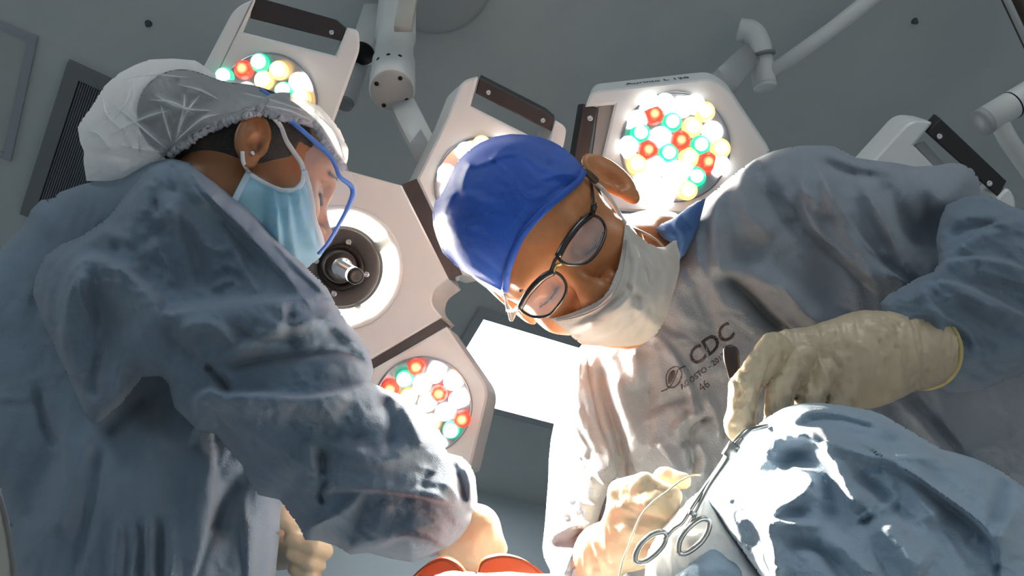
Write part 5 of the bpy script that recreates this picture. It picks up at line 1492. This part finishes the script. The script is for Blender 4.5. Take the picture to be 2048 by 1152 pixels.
# white sheet over the mattress, hanging at both sides
X_ = np.linspace(-.36, .46, 42); Y_ = np.linspace(.56, 2.1, 60)
GX, GY = np.meshgrid(X_, Y_, indexing='ij')
ed_ = np.clip(np.maximum(-.21 - GX, GX - .31), 0, 1)
GZ = .935 + .004 * np.sin(GX * 31 + GY * 17) + .003 * np.sin(GY * 43) - ed_ * 2.2
GX2 = np.where(GX < -.21, -.21 - ed_ * .12 - .012 * np.sin(GY * 24) * ed_ / .15, np.where(GX > .31, .31 + ed_ * .12 + .012 * np.sin(GY * 24) * ed_ / .15, GX))
vs = np.stack([GX2.ravel(), GY.ravel(), GZ.ravel()], 1); nI, nJ = GX.shape
fs = [[i * nJ + j, (i + 1) * nJ + j, (i + 1) * nJ + j + 1, i * nJ + j + 1] for i in range(nI - 1) for j in range(nJ - 1)]
so = mesh_obj('table_sheet', vs, fs, m_sheet, ot)
sm = so.modifiers.new('thick', 'SOLIDIFY'); sm.thickness = .003; sm.offset = 1

d_strokes = [
    ('r', [(1545, 872), (1600, 868), (1658, 884), (1723, 906), (1762, 914), (1825, 910), (1890, 920)], 12, 9), ('r', [(1535, 856), (1626, 851), (1690, 862), (1780, 885), (1860, 905)], 10, -4), ('r', [(1590, 826), (1640, 822), (1720, 838), (1800, 868)], 10, 5), ('r', [(1600, 840), (1680, 838), (1760, 860)], 9, -5),
    ('b', [(1590, 920)], (42, 26), -14), ('b', [(1500, 965)], (50, 46), -15), ('b', [(1560, 975)], (40, 40), -8), ('r', [(1580, 935), (1620, 955), (1625, 975)], 9, 6),
    ('r', [(1636, 884), (1670, 925), (1700, 985), (1735, 1012)], 19, 10), ('b', [(1660, 1000)], (24, 50), -8),
    ('r', [(1622, 975), (1581, 1003), (1540, 1026)], 13, 9), ('s', [(1552, 1160), (1542, 1103), (1532, 1056), (1540, 1030)], 26, 12), ('r', [(1535, 1046), (1580, 1048), (1640, 1052)], 9, 6), ('b', [(1595, 1022)], (30, 12), -6), ('b', [(1508, 1090)], (28, 50), -10),
    ('r', [(1765, 1036), (1797, 1087), (1860, 1140)], 34, 13), ('r', [(1758, 1012), (1745, 1030), (1720, 1045)], 7, -6), ('r', [(1715, 1040), (1760, 1020), (1790, 1000)], 8, 5),
    ('s', [(2000, 1120), (1995, 1085), (1949, 1035), (1884, 987), (1829, 948), (1770, 915)], 55, 20), ('r', [(1850, 935), (1900, 975), (1960, 1020)], 14, -8),
    ('r', [(2012, 955), (2005, 1000), (1990, 1050)], 15, -12), ('r', [(1830, 905), (1900, 930), (1980, 960)], 18, 7), ('r', [(1760, 920), (1830, 980), (1880, 1050)], 20, 6), ('r', [(1700, 940), (1780, 1010), (1830, 1060)], 14, -7), ('r', [(2045, 1010), (2010, 1050), (2000, 1090)], 12, 8), ('r', [(1640, 1080), (1700, 1110), (1760, 1160)], 20, 7), ('r', [(1570, 1080), (1640, 1100), (1690, 1150)], 14, -6)]
drape = shell('drape',
              [(1402, 1000), (1412, 980), (1430, 955), (1448, 925), (1466, 893), (1482, 872), (1497, 861), (1520, 846), (1545, 828), (1568, 815), (1590, 809), (1610, 806), (1645, 806), (1680, 810), (1705, 814), (1735, 820), (1765, 829), (1810, 855), (1852, 880), (1884, 899), (1920, 908), (1949, 917), (1980, 930), (2010, 947), (2048, 974), (2120, 1040),
               (2220, 1200), (2150, 1420), (1900, 1500), (1640, 1420), (1560, 1230), (1523, 1156), (1500, 1122), (1480, 1094), (1460, 1068), (1440, 1042), (1420, 1020)],
              [(1410, 1000, .64), (1500, 865, .665), (1600, 810, .645), (1765, 830, .66), (1950, 917, .66), (1650, 1000, .60), (1560, 1150, .555), (1850, 1000, .60), (2048, 1000, .62), (2048, 1150, .565), (1800, 1200, .53), (2150, 1100, .60), (1900, 1450, .48), (1470, 1060, .585)],
              .075, 120, d_strokes, m_drape, ot, step=4, noise=[(55, 40, 2.2, 2.5), (22, 30, 1.6, .9), (11, 60, 2, .35)], Tb=.05, sk=1.9)
drape2 = shell('drape_fold', [(1289, 1200), (1291, 1130), (1297, 1100), (1315, 1068), (1338, 1040), (1362, 1012), (1395, 985), (1420, 985), (1450, 1040), (1490, 1095), (1540, 1170), (1540, 1250), (1300, 1250)],
               [(1290, 1150, .605), (1320, 1065, .615), (1400, 985, .625), (1450, 1080, .605), (1500, 1200, .57), (1350, 1240, .57)], .025, 40,
               [('r', [(1330, 1060), (1380, 1075), (1430, 1060)], 12, 5), ('r', [(1310, 1100), (1312, 1180)], 8, 5), ('r', [(1420, 1000), (1450, 1060), (1490, 1110)], 10, 6)], m_sheet, ot, step=4, noise=[(26, 60, 2, 2)], Tb=.04)
drape3 = shell('drape_hem', [(1318, 1200), (1324, 1165), (1345, 1132), (1380, 1112), (1403, 1094), (1420, 1082), (1430, 1080), (1448, 1092), (1470, 1103), (1492, 1112), (1510, 1130), (1545, 1180), (1560, 1250), (1330, 1250)],
               [(1325, 1170, .585), (1425, 1085, .592), (1510, 1130, .59), (1450, 1230, .55)], .018, 30,
               [('r', [(1335, 1160), (1385, 1122), (1424, 1092), (1465, 1112), (1510, 1142)], 4, -2), ('r', [(1400, 1150), (1440, 1135), (1490, 1160)], 14, 5)], m_drape, ot, step=4, noise=[(24, 20, 2, 1.5)], Tb=.03)
shell('drape_edge', [(905, 1152), (930, 1142), (970, 1146), (1020, 1143), (1060, 1147), (1110, 1148), (1140, 1160), (1160, 1230), (880, 1230), (880, 1165)],
      [(900, 1160, .56), (1120, 1160, .56), (1000, 1220, .53)], .012, 30, [('r', [(915, 1160), (1000, 1152), (1100, 1158)], 5, 2)], mat('drape_grey', (.30, .34, .38), .85, bump=.15, bump_scale=800), ot, step=4, noise=[(18, 0, 2, 1)], Tb=.03)
shell('drape_edge', [(855, 1165), (868, 1150), (890, 1143), (908, 1141), (924, 1143), (932, 1152), (930, 1200), (850, 1200)],
      [(860, 1160, .585), (925, 1148, .585), (890, 1195, .56)], .006, 16, [('r', [(865, 1156), (890, 1148), (925, 1147)], 3, 1.5)], mat('drape_white', (.62, .62, .66), .85), ot, step=3, Tb=.02)

# orange rubber guards under the drape edge
m_org = mat('orange_rubber', (.45, .062, .008), .5, var=.06, var_scale=40)


def guard(label, pts, d0, d1, w=.0028):
    base = at(*pts[len(pts) // 2], d0)
    P = smooth_open(pts, 8); n = len(P)
    a = c2w(np.array([cpt(x, y, d0) for x, y in P])); lift = UP * .002 + (at(950, 1100, d1) - at(950, 1100, d0)) * 1.0
    inner = P + (np.array([P[:, 0].mean(), P[:, 1].max() + 30]) - P) * .06
    ai = c2w(np.array([cpt(x, y, d0) for x, y in inner]))
    rows = [a, a + lift, ai + lift, ai]
    V = np.concatenate(rows); F = []
    for k in range(4):
        m2 = (k + 1) % 4
        for i in range(n - 1):
            F.append([k * n + i, k * n + i + 1, m2 * n + i + 1, m2 * n + i])
    F += [[0, n, 2 * n, 3 * n], [n - 1, 4 * n - 1, 3 * n - 1, 2 * n - 1]]
    F.append([n + i for i in range(n)])
    o = mesh_obj('rubber_guard', V, F, m_org, None, False, base)
    for p in o.data.polygons: p.use_smooth = len(p.vertices) == 4
    fix_normals(o)
    tag(o, label, 'rubber guard', 'orange rubber guards')


guard('smaller left orange rubber guard curving up at the bottom edge', [(800, 1185), (822, 1156), (845, 1134), (865, 1122), (884, 1117), (902, 1122), (920, 1135), (936, 1158)], .60, .66)
guard('wider right orange rubber guard beside the grey drape edge', [(952, 1175), (957, 1145), (964, 1126), (982, 1116), (1010, 1112), (1042, 1118), (1068, 1131), (1090, 1150), (1102, 1175)], .60, .66)

# ------------------------------------------------------------------ instruments
m_inst = mat('instrument_steel', (.55, .54, .52), .25, metal=1)
dD = lambda x, y: min(.622, drape.depth(x, y)) - .006
fp = thing('forceps', 'long steel ring-handled forceps lying on the edge of the blue-grey drape', 'forceps', at(1400, 1000, .6))
ring1 = smooth_closed([(1270, 1116), (1279, 1093), (1298, 1073), (1320, 1064), (1332, 1068), (1328, 1088), (1312, 1107), (1294, 1121), (1277, 1125)], 6)
ring2 = smooth_closed([(1357, 1100), (1361, 1078), (1379, 1054), (1402, 1038), (1418, 1042), (1416, 1062), (1402, 1084), (1378, 1103), (1362, 1107)], 6)
for rg, dz in ((ring1, .578), (ring2, .574)):
    fix_normals(mesh_obj('finger_ring', *closed_tube(c2w(np.array([cpt(x, y, dz + .00005 * (x - 1340) - .004) for x, y in rg])), .0021), m_inst, fp))
def shaft(pts, r):
    P = smooth_open(pts, 6)
    return fix_normals(mesh_obj('shaft', *tube_mesh(c2w(np.array([cpt(p[0], p[1], p[2] - .004) for p in P])), 1.15 * np.interp(np.linspace(0, 1, len(P)), np.linspace(0, 1, len(r)), r), 10), m_inst, fp))
s1 = shaft([(1328, 1080, .577), (1345, 1060, .578), (1364, 1046, .580), (1387, 1010, .584), (1409, 978, .588), (1447, 926, .592), (1462, 900, .594), (1478, 880, .598), (1494, 864, .603), (1512, 858, .610), (1534, 852, .622)], [.0016, .0015, .0014, .0016, .0019, .0026, .0030, .0028, .0022, .0015])
s2 = shaft([(1376, 1056, .576), (1386, 1038, .579), (1398, 1014, .582), (1420, 972, .586), (1452, 926, .589), (1468, 898, .591), (1484, 878, .595)], [.0016, .0015, .0015, .0018, .0024, .0028, .0020])
fix_normals(mesh_obj('box_lock', *box_mesh(at(1454, 914, .584), at(1470, 888, .586), .0042, .0022, VIEW), m_inst, fp))
fix_normals(mesh_obj('ratchet', *box_mesh(at(1378, 1024, .575), at(1392, 1030, .575), .0018, .0012, VIEW), m_inst, fp))

th_ = smooth_open([(1234, 1175, .57), (1245, 1124, .575), (1257, 1093, .577), (1269, 1060, .578), (1283, 1030, .579), (1308, 1002, .580), (1333, 984, .582), (1361, 962, .585), (1384, 951, .592), (1400, 950, .60)], 8)
sut = mesh_obj('suture_thread', *tube_mesh(c2w(np.array([cpt(*p) for p in th_])), .00065, 8), mat('thread_cream', (.78, .66, .42), .6), None, True, c2w(cpt(*th_[0])))
tag(sut, 'thin cream suture thread crossing the gloved hand beside the forceps', 'thread')
hp = [(1462, 690, .722), (1463, 715, .718), (1467, 745, .712), (1474, 790, .705), (1484, 840, .70)]
ih = thing('instrument', 'dark rounded instrument handle sticking out of the gloved fist by the chest print', 'instrument', at(1467, 745, .71))
PH = smooth_open(hp, 6)
hV, hF_ = tube_mesh(c2w(np.array([cpt(*p) for p in PH])), np.interp(np.arange(len(PH)), [0, 1, 3, 8, 14, 24], [.002, .0058, .0074, .0074, .005, .003]), 12, (.35, VIEW))
fix_normals(mesh_obj('handle', hV, hF_, mat('handle_black', (.03, .022, .02), .3), ih))
fix_normals(mesh_obj('edge_rail', *tube_mesh(c2w(np.array([cpt(x - 13, y + 4, d) for x, y, d in smooth_open([(1462, 690, .724), (1463, 715, .72), (1472, 750, .714), (1478, 790, .707)], 5)])), .0012, 8), m_inst, ih))

# pale drape just inside the left edge
lo = shell('side_drape', [(-60, 940), (-20, 950), (0, 985), (14, 1030), (24, 1080), (34, 1150), (40, 1260), (-80, 1260)], [(0, 990, 1.02), (30, 1150, 1.0), (-60, 1000, 1.05), (0, 1250, .98)], .03, 40,
           [('r', [(0, 1000), (18, 1080), (26, 1150)], 8, 5)], mat('cloth_cream', (.55, .52, .46), .85, bump=.1, bump_scale=700), None, step=4, Tb=.05)
tag(lo.obj, 'narrow strip of pale cloth at the left edge behind the blue-grey gown', 'cloth')

for o in list(SC.objects):
    if 'base' in o:
        del o['base']
